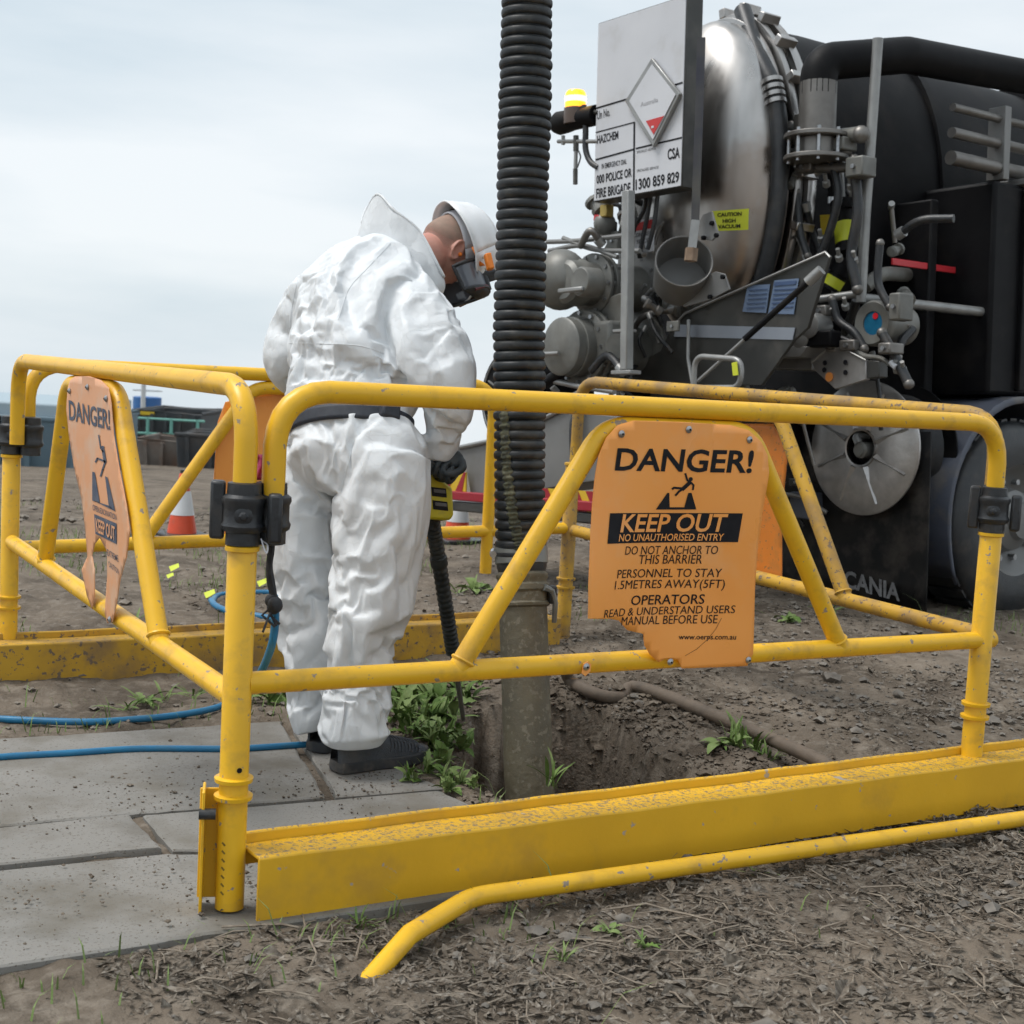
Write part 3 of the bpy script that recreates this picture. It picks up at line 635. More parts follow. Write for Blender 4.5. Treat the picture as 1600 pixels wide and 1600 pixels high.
# --- tank
TX, TZ, TR_ = -.60, 2.10, .80
OV = .545          # the tank is an upright oval
def oval(mb, i=0):
    mb.v = [(TX + (x - TX) * OV, y, z) if k >= i else (x, y, z) for k, (x, y, z) in enumerate(mb.v)]; return mb
prof = [(TR_, -.28), (TR_ * 1.0, 5.8)]
m = MB().lathe([(TR_ * .985, -.26)] + [(TR_, .0), (TR_, 6.2)], (TX, 0, TZ), AY, 64); oval(m); tank = tp('tank', m, BLKP)
for k in range(5): tp('tank_ring', oval(MB().lathe([(TR_ - .004, -.03), (TR_ + .035, -.03), (TR_ + .035, .03), (TR_ - .004, .03)], (TX, .75 + k * 1.15, TZ), AY, 64, False, False)), BLKP, tank)
dome = [(.012, -.75)] + [(.775 * math.sin(a), -.52 - .23 * math.cos(a)) for a in np.linspace(.12, math.pi / 2, 16)] + [(.775, -.47)]
door = tp('tank_door', oval(MB().lathe(dome, (TX, 0, TZ), AY, 72, True, False)), STL)
for (r, y0, y1, mt_) in ((.80, -.475, -.425, STL), (.835, -.405, -.365, STL), (.80, -.36, -.33, GALV), (.85, -.325, -.265, STL)):
    tp('door_flange', oval(MB().lathe([(r - .06, y0), (r - .004, y0), (r, y0 + .004), (r, y1 - .004), (r - .004, y1), (r - .06, y1)], (TX, 0, TZ), AY, 72, False, False)), mt_, door)
for k in range(22):       # clamp dogs round the rim
    a = 2 * math.pi * k / 22; dv = np.array([math.cos(a), 0, math.sin(a)]); c = np.array([TX + dv[0] * .86 * OV, -.345, TZ + dv[2] * .86])
    tp('clamp_dog', MB().box(c, (.05, .12, .04), (dv, AY, np.cross(dv, AY))), STL, door, bevel=.005)
hoop = [np.array([TX + .80 * OV * math.cos(a), -.50, TZ + .80 * math.sin(a)]) for a in np.linspace(-1.15, .55, 26)]
hp = hoop + [hoop[-1] + np.array([-.12, .02, .16]), hoop[-1] + np.array([-.30, .10, .42])]
tp('rim_hose', MB().tube(hp, .043, 16), BLKR)
c = hoop[-3]; d_ = nrm(hoop[-1] - hoop[-4])
for k in range(4): tp('hose_clamp', MB().lathe([(.045, -.012), (.052, -.010), (.052, .010), (.045, .012)], c + d_ * (.0 + k * .035), d_, 20), STL)
# outlet flange beside the door
fo = tl(1275, 252, -.45)
for k, (r, z0, z1) in enumerate(((.15, 0, .022), (.10, .02, .10), (.15, .10, .122), (.085, .12, .36))):
    tp('outlet_flange', MB().lathe([(r - .004, z0), (r, z0 + .004), (r, z1 - .004), (r - .004, z1)], fo, AZ, 32), mat('dull_steel', (.24, .23, .215), (.16, .15, .14), rough=.45, metal=.7, scale=8))
for k in range(8):
    a = k * math.pi / 4; q = fo + np.array([math.cos(a) * .125, math.sin(a) * .125, -.012]); tp('flange_bolt', MB().cyl(q, q + AZ * .15, .009, 8), ZINC)
tp('outlet_pipe', MB().tube([fo + AZ * .3, fo + AZ * .45, fo + np.array([.1, .5, .55]), fo + np.array([.15, 1.6, .6])], .085, 20, fl=.15), BLKP)
# caution label on the door: follows the dome
def on_dome(px, py, lift=.004):
    d = TM @ ray(px, py); o = TCL - np.array([TX, -.52, TZ]); s_ = np.array([1 / (.775 * OV), 1 / .23, 1 / .775]); dd, oo = d * s_, o * s_
    A_, B_, C_ = dd @ dd, 2 * dd @ oo, oo @ oo - 1; disc = B_ * B_ - 4 * A_ * C_
    k = (-B_ - math.sqrt(max(disc, 0))) / (2 * A_); p = TCL + d * k; n = nrm((p - np.array([TX, -.52, TZ])) * s_ ** 2); return p + n * lift
def dome_patch(c4, lift, n=10):
    c4 = [np.array(p, float) for p in c4]; Pm = np.zeros((n + 1, n + 1, 3))
    for i in range(n + 1):
        for j in range(n + 1):
            u, v = i / n, j / n; q = (c4[0] * (1 - u) + c4[1] * u) * (1 - v) + (c4[3] * (1 - u) + c4[2] * u) * v; Pm[i, j] = on_dome(q[0], q[1], lift)
    return MB().grid(Pm)
lb = tp('caution_label', dome_patch([(1112, 330), (1170, 326), (1169, 359), (1121, 361)], .004), LIME, smooth=180)
for s_, a, b, u in (('CAUTION', (1122, 339), (1159, 337), (1122, 333)), ('HIGH', (1130, 348.5), (1150, 347.5), (1130, 342.5)), ('VACUUM', (1123, 357.5), (1157, 356), (1123, 351.5))):
    part('lettering', letter(MB(), s_, a, b, u, lambda px, py: on_dome(px, py, .009), .03), PRN, lb, smooth=None, local=True)

# --- wash-down arm and cup before the door
b_ = -1.02
tp('support_post', MB().tube([tl(1096, 60, b_), tl(1092, 190, b_), tl(1086, 352, b_)], .026, 4), mat('blue_black_steel', (.05, .05, .065), (.10, .095, .085), rough=.45, metal=.4, scale=6), smooth=20)
m = MB(); a, b = tl(1087, 345, b_ - .03), tl(1080, 398, b_ - .05); m.tube([a, b], .027, 4); tp('arm_end', m, STEELT, smooth=20)
tp('wood_tip', MB().tube([tl(1081, 388, b_ - .05), tl(1079, 408, b_ - .055)], .030, 6), mat('rusty_tip', (.27, .19, .13), (.18, .12, .08), rough=.8, scale=20), smooth=20)
tp('bracket_plate', quad([(1098, 335), (1112, 330), (1122, 366), (1112, 376), (1098, 374), (1085, 360)], b_ + .05, .01), GALV, bevel=.002)
tp('bracket_plate', quad([(1060, 455), (1118, 424), (1132, 428), (1140, 452), (1110, 468), (1068, 480)], b_ + .06, .01), GALV, bevel=.002)
for p in ((1121, 368), (1101, 372), (1114, 349), (1131, 433), (1111, 464)):
    q = tl(*p, b_ + .05); tp('bracket_bolt', MB().lathe([(.011, 0), (.011, -.014), (.003, -.016)], q, -AY * -1, 6), BLKP, smooth=20)
cc = tl(1069, 408, b_ - .02); axc = nrm(nrm(TCL - cc) * .74 + AZ * .44 + AXx * .10)
tp('cup', MB().lathe([(.118, -.20), (.125, -.19), (.131, .0), (.128, .003), (.124, .0), (.117, -.17), (.02, -.175)], cc, axc, 40, True, True), GALV)

# --- valve group under the door
def stack(name, c, prof, mt_, parent=None, seg=36): return tp(name, MB().lathe(prof, c, AY, seg), mt_, parent)
u0 = tl(884, 440, -1.15)
stack('valve_body', u0, [(.085, -.02), (.105, 0), (.108, .06), (.115, .07), (.115, .09), (.105, .10), (.105, .16)], CAST)
tp('valve_elbow', MB().ell(u0 + np.array([-.10, .05, .02]), (.15, .13, .15)), CAST)
for y, r, t_ in ((.16, .152, .022), (.20, .152, .022), (.46, .165, .024), (.505, .165, .024)): stack('valve_flange', u0 + AY * y, [(r - .005, 0), (r, .004), (r, t_ - .004), (r - .005, t_)], CAST)
stack('valve_pipe', u0, [(.115, .2), (.115, .62)], CAST)
for k in range(10):
    a = k * math.pi / 5; q = u0 + np.array([math.cos(a) * .135, .15, math.sin(a) * .135]); tp('flange_bolt', MB().cyl(q, q + AY * .10, .011, 6), ZINC, smooth=20)
    q = u0 + np.array([math.cos(a) * .147, .45, math.sin(a) * .147]); tp('flange_bolt', MB().cyl(q, q + AY * .10, .012, 6), ZINC, smooth=20)
uc = tl(908, 440, -1.24); stack('valve_cap', uc, [(.062, -.01), (.070, 0), (.070, .09), (.060, .10)], CAST)
tp('valve_lever', MB().box(tl(892, 453, -1.27), (.16, .02, .022), (nrm(np.array([1, .1, .02])), AY, AZ)), STEELT, bevel=.006)
l0 = tl(874, 541, -1.2)
cap = stack('blank_cap', l0, [(.128, 0), (.140, .01), (.140, .06), (.146, .062), (.146, .075), (.138, .08), (.138, .13)], CAST)
tp('cap_handle', MB().cyl(l0 + np.array([-.11, -.02, -.035]), l0 + np.array([.02, -.02, -.035]), .010, 10), STEELT, cap)
for y, r, t_ in ((.13, .185, .022), (.165, .19, .026), (.24, .185, .05), (.50, .20, .03)): stack('valve_flange', l0 + AY * y, [(r - .006, 0), (r, .005), (r, t_ - .005), (r - .006, t_)], CAST)
stack('valve_pipe', l0, [(.15, .13), (.15, .30), (.12, .34), (.12, .62)], CAST)
for k in range(12):
    a = k * math.pi / 6; q = l0 + np.array([math.cos(a) * .168, .115, math.sin(a) * .168]); tp('flange_bolt', MB().cyl(q, q + AY * .11, .011, 6), ZINC, smooth=20)
m = MB().box(tl(958, 535, -1.0), (.13, .16, .20)); tp('actuator_box', m, CAST, bevel=.02)
tp('actuator_cap', MB().cyl(tl(966, 540, -1.1), tl(966, 540, -.95), .06, 20), CAST)
tp('valve_bracket', quad([(918, 478), (968, 458), (985, 470), (975, 505), (930, 515), (912, 500)], -.98, .02), CAST, bevel=.004)
m = MB(); a, b = tl(982, 298, -1.22), tl(979, 578, -1.22); m.box((a + b) / 2, (.045, .045, np.linalg.norm(b - a)), (AXx, AY, nrm(b - a))); tp('guard_bar', m, STEELT, bevel=.005)
tp('guard_foot', MB().box(tl(978, 582, -1.22), (.13, .07, .018)), STEELT, bevel=.003); tp('guard_foot', MB().box(tl(976, 517, -1.20), (.10, .06, .014)), STEELT, bevel=.003)
for pts in ([(855, 378), (905, 376), (975, 368)], [(858, 392), (910, 384), (965, 402)], [(880, 372), (930, 390), (1000, 392)]): tp('air_line', MB().tube(catmull([tl(*p, -1.0) for p in pts], 6), .012, 8), GALV)
for pts in ([(1010, 300), (1005, 330), (985, 362), (968, 372)], [(1018, 298), (1010, 345), (1000, 392)], [(1028, 298), (1022, 350), (1012, 390)], [(945, 320), (968, 322), (970, 350)], [(930, 345), (945, 322)]): tp('cable', MB().tube(catmull([tl(*p, -.85) for p in pts], 6), .011, 8), BLKR)
tp('small_valve', MB().ell(tl(945, 350, -.9), (.05, .06, .06)), CAST); tp('solenoid', MB().box(tl(948, 330, -.92), (.05, .05, .06)), mat('brass', (.45, .33, .10), rough=.4, metal=.6), bevel=.005)
tp('red_tap', quad([(928, 334), (935, 336), (938, 346), (932, 350), (927, 344)], -.95, .02), mat('red_plastic', (.55, .03, .04), rough=.4), bevel=.002)
lab = tp('warning_label', quad([(986, 348), (1022, 338), (1021, 392), (985, 398)], -.80, .004), WHT)
tp('red_header', quad([(987, 351), (1021, 342), (1021, 356), (987, 362)], -.803, .002), mat('red_print', (.55, .04, .04), rough=.45), lab)
part('lettering', letter(MB(), 'CONFINED', (990, 371), (1018, 367), (990, 365), lambda px, py: tl(px, py, -.803)), PRN, lab, smooth=None, local=True); part('lettering', letter(MB(), 'SPACE', (995, 381), (1013, 378), (995, 375), lambda px, py: tl(px, py, -.803)), PRN, lab, smooth=None, local=True)
tp('backing_panel', quad([(970, 300), (1062, 292), (1062, 420), (1010, 470), (965, 420)], -.70, .02), GALV)
for k in range(6): q = tl(1000 + 9 * k, 455 + 7 * (k % 2), -.8); tp('stud', MB().cyl(q, q + np.array([.04, 0, .03]), .009, 8), ZINC)

# --- side chute plates, strip, strut
pl = tp('chute_plate', quad([(1066, 492), (1288, 395), (1296, 400), (1262, 512), (1240, 532), (1190, 602), (900, 602), (1000, 565), (1032, 548), (1052, 505)], -.72, .02), DKG, bevel=.003)
tp('bright_strip', quad([(1056, 507), (1242, 512), (1238, 531), (1053, 526)], -.727, .004), mat('pale_strip', (.33, .36, .41), (.28, .31, .36), rough=.4, metal=.3, scale=4), pl)
tp('edge_trim', MB().tube([tl(1056, 505, -.73), tl(1070, 490, -.73), tl(1290, 394, -.73), tl(1297, 402, -.73)], .006, 6), STEELT, pl)
BLU = mat('blue_notice', (.16, .22, .33), (.13, .185, .29), rough=.45, scale=4); BLU2 = mat('blue_print', (.06, .10, .20), rough=.5)
n1_ = tp('notice', quad([(1168, 446), (1203, 444), (1197, 489), (1160, 487)], -.727, .003), BLU, pl); n2_ = tp('notice', quad([(1210, 438), (1248, 435), (1240, 491), (1200, 490)], -.727, .003), BLU, pl)
tp('notice_print', quad([(1210, 441), (1244, 438), (1243, 444), (1209, 447)], -.731, .002), BLU2, pl)
for k in range(5): tp('notice_print', quad([(1209 - k, 452 + k * 7), (1243 - k, 450 + k * 7), (1243 - k, 452 + k * 7), (1209 - k, 454 + k * 7)], -.731, .002), BLU2, pl); tp('notice_print', quad([(1170 - k, 453 + k * 7), (1199 - k, 451 + k * 7), (1199 - k, 452 + k * 7), (1170 - k, 454 + k * 7)], -.731, .002), BLU2, pl)
a, b = tl(1090, 596, -1.0), tl(1270, 434, -.85); mid = a + (b - a) * .42
st = tp('gas_strut', MB().tube([mid, b], .014, 12), BLKP); tp('strut_rod', MB().tube([a, mid], .008, 10), STEELT, st); tp('strut_end', MB().cyl(b - nrm(b - a) * .03, b + nrm(b - a) * .05, .024, 14), STEELT, st)
tp('drip_pipe', MB().tube([tl(1076, 500, -.76), tl(1075, 560, -.78), tl(1082, 600, -.8)], .009, 8), STEELT)
h = [tl(1084, 606, -1.1), tl(1086, 556, -1.1), tl(1160, 562, -1.1), tl(1156, 606, -1.1)]; hd = tp('grab_handle', MB().tube(h + [tl(1090, 606, -1.1)], .013, 12, fl=.05), STEELT)
tp('handle_tag', quad([(1143, 567), (1151, 565), (1153, 586), (1145, 587)], -1.125, .004), LIME, hd)
# --- light bar with chequer plate end
oc = [(1268, 566), (1294, 544), (1317, 544), (1353, 563), (1353, 593), (1305, 608), (1273, 579)]
ob = tp('chequer_bracket', quad(oc, -.42, .03), TREAD, bevel=.003)
tp('bracket_edge', MB().tube([tl(*p, -.424) for p in oc[:4]], .005, 6), STEELT, ob)
for p, r in ((1287, .008), (1321, .010), (1322, .012)): pass
for p in ((1289, 567), (1288, 578), (1321, 566), (1321, 582)): q = tl(*p, -.424); tp('slot_hole', MB().lathe([(.012, 0), (.012, .002)], q, -AY, 10), PRN, ob)
q = tl(1296, 589, -.424); tp('orange_reflector', MB().lathe([(.022, 0), (.022, .004)], q, -AY, 14), mat('orange_reflector', (.60, .22, .05), rough=.4), ob)
tp('bracket_arm', quad([(1165, 556), (1196, 546), (1268, 544), (1268, 578), (1165, 575)], -.40, .25), GALV, bevel=.004)
tp('arm_tray', quad([(1148, 552), (1190, 541), (1262, 541), (1250, 558), (1160, 560)], -.5, .2), GALV, bevel=.004)
tp('end_block', quad([(1353, 563), (1374, 564), (1374, 589), (1353, 592)], -.41, .06), DKG, bevel=.004)
for p, r in (((1248, 528), .052), ((1262, 508), .060)):
    q = tl(*p, -.5); tp('work_lamp', MB().lathe([(r - .006, 0), (r, .004), (r, .10), (r - .02, .13)], q, AY, 24), STEELT)
q = tl(1285, 530, -.45); tp('lamp_body', MB().box(q, (.16, .08, .075)), BLKP, bevel=.01)
tp('lamp_cable', MB().tube(catmull([tl(1330, 545, -.4), tl(1352, 556, -.4), tl(1376, 560, -.4), tl(1392, 570, -.4)], 6), .011, 8), CAST); tp('cable_end', MB().tube([tl(1392, 566, -.4), tl(1400, 574, -.4)], .014, 8), WHT)
# --- hose reel
rc = tl(1348, 700, -.02)
reel = tp('hose_reel', MB().lathe([(.088, -.012), (.18, -.020), (.315, .0), (.326, .006), (.326, .016), (.31, .012), (.088, .0)], rc, AY, 64, False, False), TREAD)
for k in range(8):
    a = k * math.pi / 4 + .35; dv = np.array([math.cos(a), 0, math.sin(a)]); tv = np.array([-math.sin(a), 0, math.cos(a)]); i_, o_ = rc + dv * .098, rc + dv * .285
    tp('reel_rib', MB().add([i_ + tv * .016 + AY * -.014, i_ - tv * .016 + AY * -.014, o_ + tv * .008 + AY * -.008, o_ - tv * .008 + AY * -.008, i_ - AY * .036, o_ - AY * .014], [(0, 4, 5, 2), (1, 3, 5, 4), (0, 1, 4), (2, 5, 3)]), TREAD, reel, smooth=20)
tp('reel_drum', MB().lathe([(.088, -.012), (.088, .30), (.32, .301), (.32, .31)], rc, AY, 48, False, True), BLKP, reel)
tp('hub_rim', MB().lathe([(.083, .0), (.083, -.02), (.092, -.022), (.094, -.010)], rc, AY, 40, False, False), STL, reel)
tp('hub_back', MB().lathe([(.087, .05), (.02, .055)], rc, AY, 32, False, True), BLKP, reel)
tp('hub_swivel', MB().lathe([(.040, .06), (.040, -.03), (.030, -.035), (.030, -.045)], rc + np.array([.01, 0, -.01]), AY, 20), CAST, reel); tp('swivel_elbow', MB().tube([rc + np.array([-.01, .05, .06]), rc + np.array([-.03, -.02, .055]), rc + np.array([.0, -.03, .02])], .02, 12, fl=.02), STEELT, reel)
tp('wound_hose', MB().lathe([(.25 + .02 * math.cos(t_ * math.pi), .03 + t_ * .03) for t_ in range(9)], rc, AY, 40, False, False), BLKR, reel)
# --- mudflap
fl_ = tp('mudflap', MB().grid(np.array([[[x, .06 + .015 * math.sin(x * 7) * (1 - z), .05 + z * .85] for z in np.linspace(0, 1, 8)] for x in np.linspace(-1.0, .33, 16)])), mat('muddy_flap', (.006, .006, .007), (.014, .013, .012), rough=.6, spec=.2, scale=7, dirt=(.055, .047, .04), dirtscale=6, dirtamt=.55))
fl_.modifiers.new('thickness', 'SOLIDIFY').thickness = .012
part('lettering', letter(MB(), 'SCANIA', (1306, 914), (1406, 940), (1306, 887), lambda px, py: tl(px, py, .035), .03), mat('worn_white_print', (.24, .24, .245), (.12, .12, .122), rough=.7, scale=26), fl_, smooth=None, local=True)
# --- near rear wheels under their guards
def wheel(cx, cy, cz=.47):
    wt = .29; r = .50; c = np.array([cx, cy, cz])
    tyre = MB().lathe([(.28, -wt / 2), (.36, -wt / 2 - .012), (.45, -wt / 2 - .004), (.485, -wt / 2 + .02), (r, -wt / 2 + .045), (r, wt / 2 - .045), (.485, wt / 2 - .02), (.45, wt / 2 + .004), (.36, wt / 2 + .012), (.28, wt / 2)], c, AXx, 56, False, False)
    t_ = tp('wheel', tyre, BLKR)
    for k in range(40):
        a = 2 * math.pi * k / 40; dv = np.array([0, math.cos(a), math.sin(a)]); tp('tread_block', MB().box(c + dv * (r + .004), (wt - .09, .05, .014), (AXx, np.cross(dv, AXx), dv)), BLKR, t_)
    tp('rim', MB().lathe([(.285, wt / 2 + .0), (.27, wt / 2 - .01), (.25, wt / 2 - .05), (.17, wt / 2 - .09), (.15, wt / 2 - .02), (.10, wt / 2 + .01), (.09, wt / 2 + .04), (.01, wt / 2 + .045)], c, AXx, 40, False, True), GALV, t_)
    for k in range(10):
        a = 2 * math.pi * k / 10; q = c + np.array([wt / 2 - .085, math.cos(a) * .20, math.sin(a) * .20]); tp('wheel_nut', MB().cyl(q, q + AXx * .04, .016, 6), ZINC, t_, smooth=20)
for cy in (.80, 2.15):
    wheel(.17, cy); wheel(-.16, cy)
GUARD = mat('blue_grey_guard', (.085, .095, .125), (.06, .068, .09), rough=.5, scale=6, dirt=(.16, .145, .13), dirtscale=6, dirtamt=.5)
for cy in (.80, 2.15):
    Pm = np.array([[[x, cy - .60 * math.cos(a), .47 + .62 * math.sin(a)] for x in (-.34, .0, .33, .345)] for a in np.linspace(-.45, math.pi - .3, 26)]); Pm[:, 3, 2] -= .03
    gd = tp('mudguard', MB().grid(Pm), GUARD); gd.modifiers.new('thickness', 'SOLIDIFY').thickness = .014
tp('axle', MB().cyl((-2.0, .8, .47), (.0, .8, .47), .07, 16), BLKP); tp('axle', MB().cyl((-2.0, 2.15, .47), (.0, 2.15, .47), .07, 16), BLKP)
wheel(-2.0, .80); wheel(-2.0, 2.15)
tp('flap_hanger', MB().box((-.40, .10, .95), (1.3, .05, .06)), BLKP, bevel=.005); tp('grey_box', quad([(1234, 768), (1266, 770), (1266, 812), (1234, 808)], -.05, .12), GUARD, bevel=.006)
# --- tube frame, gauge and rams on the near corner
fr = [tl(1372, 60, -.3), tl(1352, 340, -.3), tl(1345, 472, -.3)]
tp('frame_tube', MB().tube(fr, .024, 12), STEELT); tp('frame_tube', MB().tube([tl(1262, 470, -.42), tl(1345, 458, -.3)], .018, 12), STEELT)
e = tl(1345, 466, -.3); tp('frame_tube', MB().tube([e, e + np.array([.04, 2.4, .0])], .024, 12), STEELT); tp('frame_stay', MB().tube([tl(1338, 470, -.25), tl(1312, 545, -.2)], .022, 10), DKG)
tp('frame_tube', MB().tube([e + np.array([.04, 2.4, -.0]), e + np.array([.04, 2.4, 1.2])], .024, 12), STEELT)
gc = tl(1364, 505, -.35)
ga = tp('gauge', MB().lathe([(.052, .012), (.054, -.004), (.094, -.012), (.104, .0), (.104, .03), (.09, .05), (.09, .22), (.07, .24)], gc, AY, 36, True, True), CAST)
tp('gauge_face', MB().lathe([(.053, 0), (.053, .004)], gc + AY * .006, -AY, 24), mat('blue_display', (.02, .16, .28), (.015, .11, .22), rough=.2, scale=20), ga); tp('red_spot', MB().lathe([(.015, 0), (.015, .003)], gc + np.array([.012, .002, .032]), -AY, 12), mat('red_lens', (.6, .02, .03), rough=.3), ga)
for p in ((1402, 500), (1401, 518)): tp('gauge_screw', MB().cyl(tl(*p, -.15), tl(*p, -.17), .012, 10), PRN, ga)
for (a, b, r) in (((1318, 322), (1324, 396), .050), ((1316, 420), (1296, 452), .045)):
    A_, B_ = tl(*a, -.25), tl(*b, -.28); ram = tp('hydraulic_ram', MB().tube([A_, B_], r, 20), BLKP); d_ = nrm(B_ - A_); k0 = .38 if r == .05 else .45
    tp('ram_gland', MB().cyl(A_ - d_ * .02, A_ + d_ * .03, r + .012, 20), BLKP, ram); tp('ram_label', MB().tube([A_ + (B_ - A_) * k0, A_ + (B_ - A_) * (k0 + .42)], r + .002, 20, cap=False), LIME, ram)
for p in ((1302, 318), (1318, 270), (1336, 318), (1298, 316)): tp('tie_rod', MB().tube([tl(p[0] - 3, 268, -.25), tl(p[0], 318, -.25)], .010, 8), STEELT if p[0] == 1318 else BLKP); q = tl(p[0], 318, -.28); tp('rod_nut', MB().cyl(q, q + AZ * .03, .016, 6), ZINC, smooth=20)
tp('yellow_label', quad([(1281, 336), (1296, 335), (1298, 366), (1283, 368)], -.26, .003), mat('amber_label', (.42, .30, .02), rough=.5))
e2 = tl(1378, 410, .1); tp('red_strip', MB().box(e2 + np.array([.06, .25, 0]), (.012, .5, .032)), mat('red_plastic', (.55, .03, .04), rough=.4), bevel=.003)
tp('grey_hose', MB().tube(catmull([tl(1352, 448, -.1), tl(1366, 436, -.05), tl(1385, 428, .05), tl(1420, 430, .4)], 6), .035, 14), CAST)
# --- pipework and fittings that crowd the near corner
DSTL = MATS['dull_steel']
for pts, r, mt_ in (([(1205, 170), (1225, 225), (1250, 240), (1320, 236)], .032, DSTL), ([(1215, 250), (1262, 262), (1330, 262)], .022, DSTL), ([(1240, 200), (1290, 214), (1345, 210)], .036, CAST), ([(1300, 250), (1310, 300), (1300, 350), (1282, 400)], .020, BLKR), ([(1334, 250), (1340, 330), (1330, 400), (1340, 452)], .024, BLKR), ([(1245, 300), (1250, 360), (1262, 400)], .018, BLKR), ([(1300, 468), (1310, 500), (1335, 520), (1350, 545)], .020, BLKR), ([(1280, 482), (1300, 520), (1330, 535)], .016, BLKR), ([(1375, 380), (1372, 440), (1390, 480)], .018, BLKR), ([(1378, 520), (1400, 560), (1420, 600)], .022, BLKR)):
    hs_ = tp('pipe_run', MB().tube(catmull([tl(*p, -.38) for p in pts], 7), r, 14), mt_)
    for e_ in (pts[0], pts[-1]): tp('pipe_union', MB().ell(tl(*e_, -.38), (r * 1.12, r * 1.12, r * 1.12), nu=14, nv=8), DSTL, hs_)
for p, sz in (((1262, 262), (.10, .08, .05)), ((1310, 228), (.14, .10, .06)), ((1345, 262), (.10, .10, .09)), ((1288, 486), (.07, .07, .05)), ((1330, 540), (.09, .07, .05)), ((1304, 542), (.06, .06, .05)), ((1392, 545), (.07, .10, .05)), ((1408, 480), (.06, .10, .12))):
    bl_ = tp('fitting_block', MB().box(tl(*p, -.40), sz), DSTL if sz[2] < .06 else CAST, bevel=.008); tp('block_bolt', MB().cyl(tl(*p, -.40) - AY * (sz[1] / 2 + .012), tl(*p, -.40), .011, 6), ZINC, bl_, smooth=20)
for p in ((1292, 292), (1330, 296), (1312, 408), (1336, 412), (1284, 378), (1300, 500), (1322, 484), (1402, 582), (1412, 584)):
    q = tl(*p, -.36); tp('hose_fitting', MB().lathe([(.012, 0), (.018, .006), (.018, .03), (.010, .036), (.010, .07)], q, nrm(np.array([.3, -.6, .7])), 8), STEELT, smooth=25)
# --- hoses, brackets and small valves packed round the valve group and under the plates
rt = np.random.default_rng(21)
for (x0, x1, y0, y1, n_, bb_) in ((985, 1062, 395, 520, 16, (-.95, -.65)), (862, 990, 560, 640, 14, (-1.15, -.8)), (1150, 1275, 575, 650, 12, (-.6, -.2)), (1236, 1300, 190, 420, 9, (-.42, -.30)), (1300, 1420, 300, 600, 16, (-.30, -.05)), (930, 1000, 300, 420, 10, (-1.0, -.75)), (1180, 1260, 640, 860, 8, (-.15, .02))):
    for i in range(n_):
        b0 = rt.uniform(*bb_); A0 = tl(rt.uniform(x0, x1), rt.uniform(y0, y1), b0); kind = rt.random()
        if kind < .45:
            d0 = rt.normal(0, 1, 3) * np.array([.14, .06, .14]); pts = [A0, A0 + d0 * .5 + rt.normal(0, .03, 3), A0 + d0 + np.array([0, .05, -.05])]; r_ = rt.uniform(.008, .020)
            hh = tp('service_hose', MB().tube(catmull(pts, 6), r_, 10), BLKR if rt.random() < .65 else DSTL); tp('hose_ferrule', MB().tube([A0, A0 + nrm(pts[1] - A0) * .04], r_ * 1.35, 10), STEELT, hh)
        elif kind < .72:
            dv = nrm(rt.normal(0, 1, 3)); r_ = rt.uniform(.018, .045); vv = tp('small_fitting', MB().lathe([(r_ * .7, 0), (r_, .006), (r_, .03), (r_ * .7, .034), (r_ * .7, .07), (r_ * 1.1, .072), (r_ * 1.1, .09), (r_ * .5, .094)], A0, dv, 12), CAST if rt.random() < .6 else DSTL, smooth=30)
        else:
            sz = rt.uniform(.03, .10, 3) * np.array([1, .5, 1]); bk_ = tp('small_bracket', MB().box(A0, sz), DKG if rt.random() < .5 else CAST, bevel=.004)
            tp('bracket_bolt', MB().cyl(A0 - AY * (sz[1] / 2 + .008), A0, .008, 6), ZINC, bk_, smooth=20)
# --- near side of the body: locker hinges, handles, catwalk, pipes
for k in range(3):
    yc = 1.7 + k * 1.25
    tp('locker_handle', MB().tube([(.275, yc + .35, 1.42), (.300, yc + .35, 1.42), (.300, yc + .35, 1.54), (.275, yc + .35, 1.54)], .010, 8), STEELT, body)
    for z in (1.28, 1.62): tp('locker_hinge', MB().cyl((.275, yc - .50, z - .04), (.275, yc - .50, z + .04), .014, 8), STEELT, body)
for z, r in ((2.22, .035), (2.34, .026), (2.46, .020)): tp('side_pipe', MB().tube([(.20, .3, z), (.20, 6.0, z)], r, 12), DSTL)
for k in range(6): tp('pipe_strap', MB().box((.19, .7 + k * .95, 2.34), (.10, .05, .36)), GALV, bevel=.004)
tp('catwalk', MB().box((.12, 3.4, 2.16), (.36, 5.2, .03)), GALV, bevel=.004)
for k in range(6): tp('catwalk_post', MB().tube([(.28, .9 + k * 1.0, 2.17), (.28, .9 + k * 1.0, 3.05)], .016, 8), STEELT)
tp('catwalk_rail', MB().tube([(.28, .9, 3.05), (.28, 5.9, 3.05)], .018, 10), STEELT)
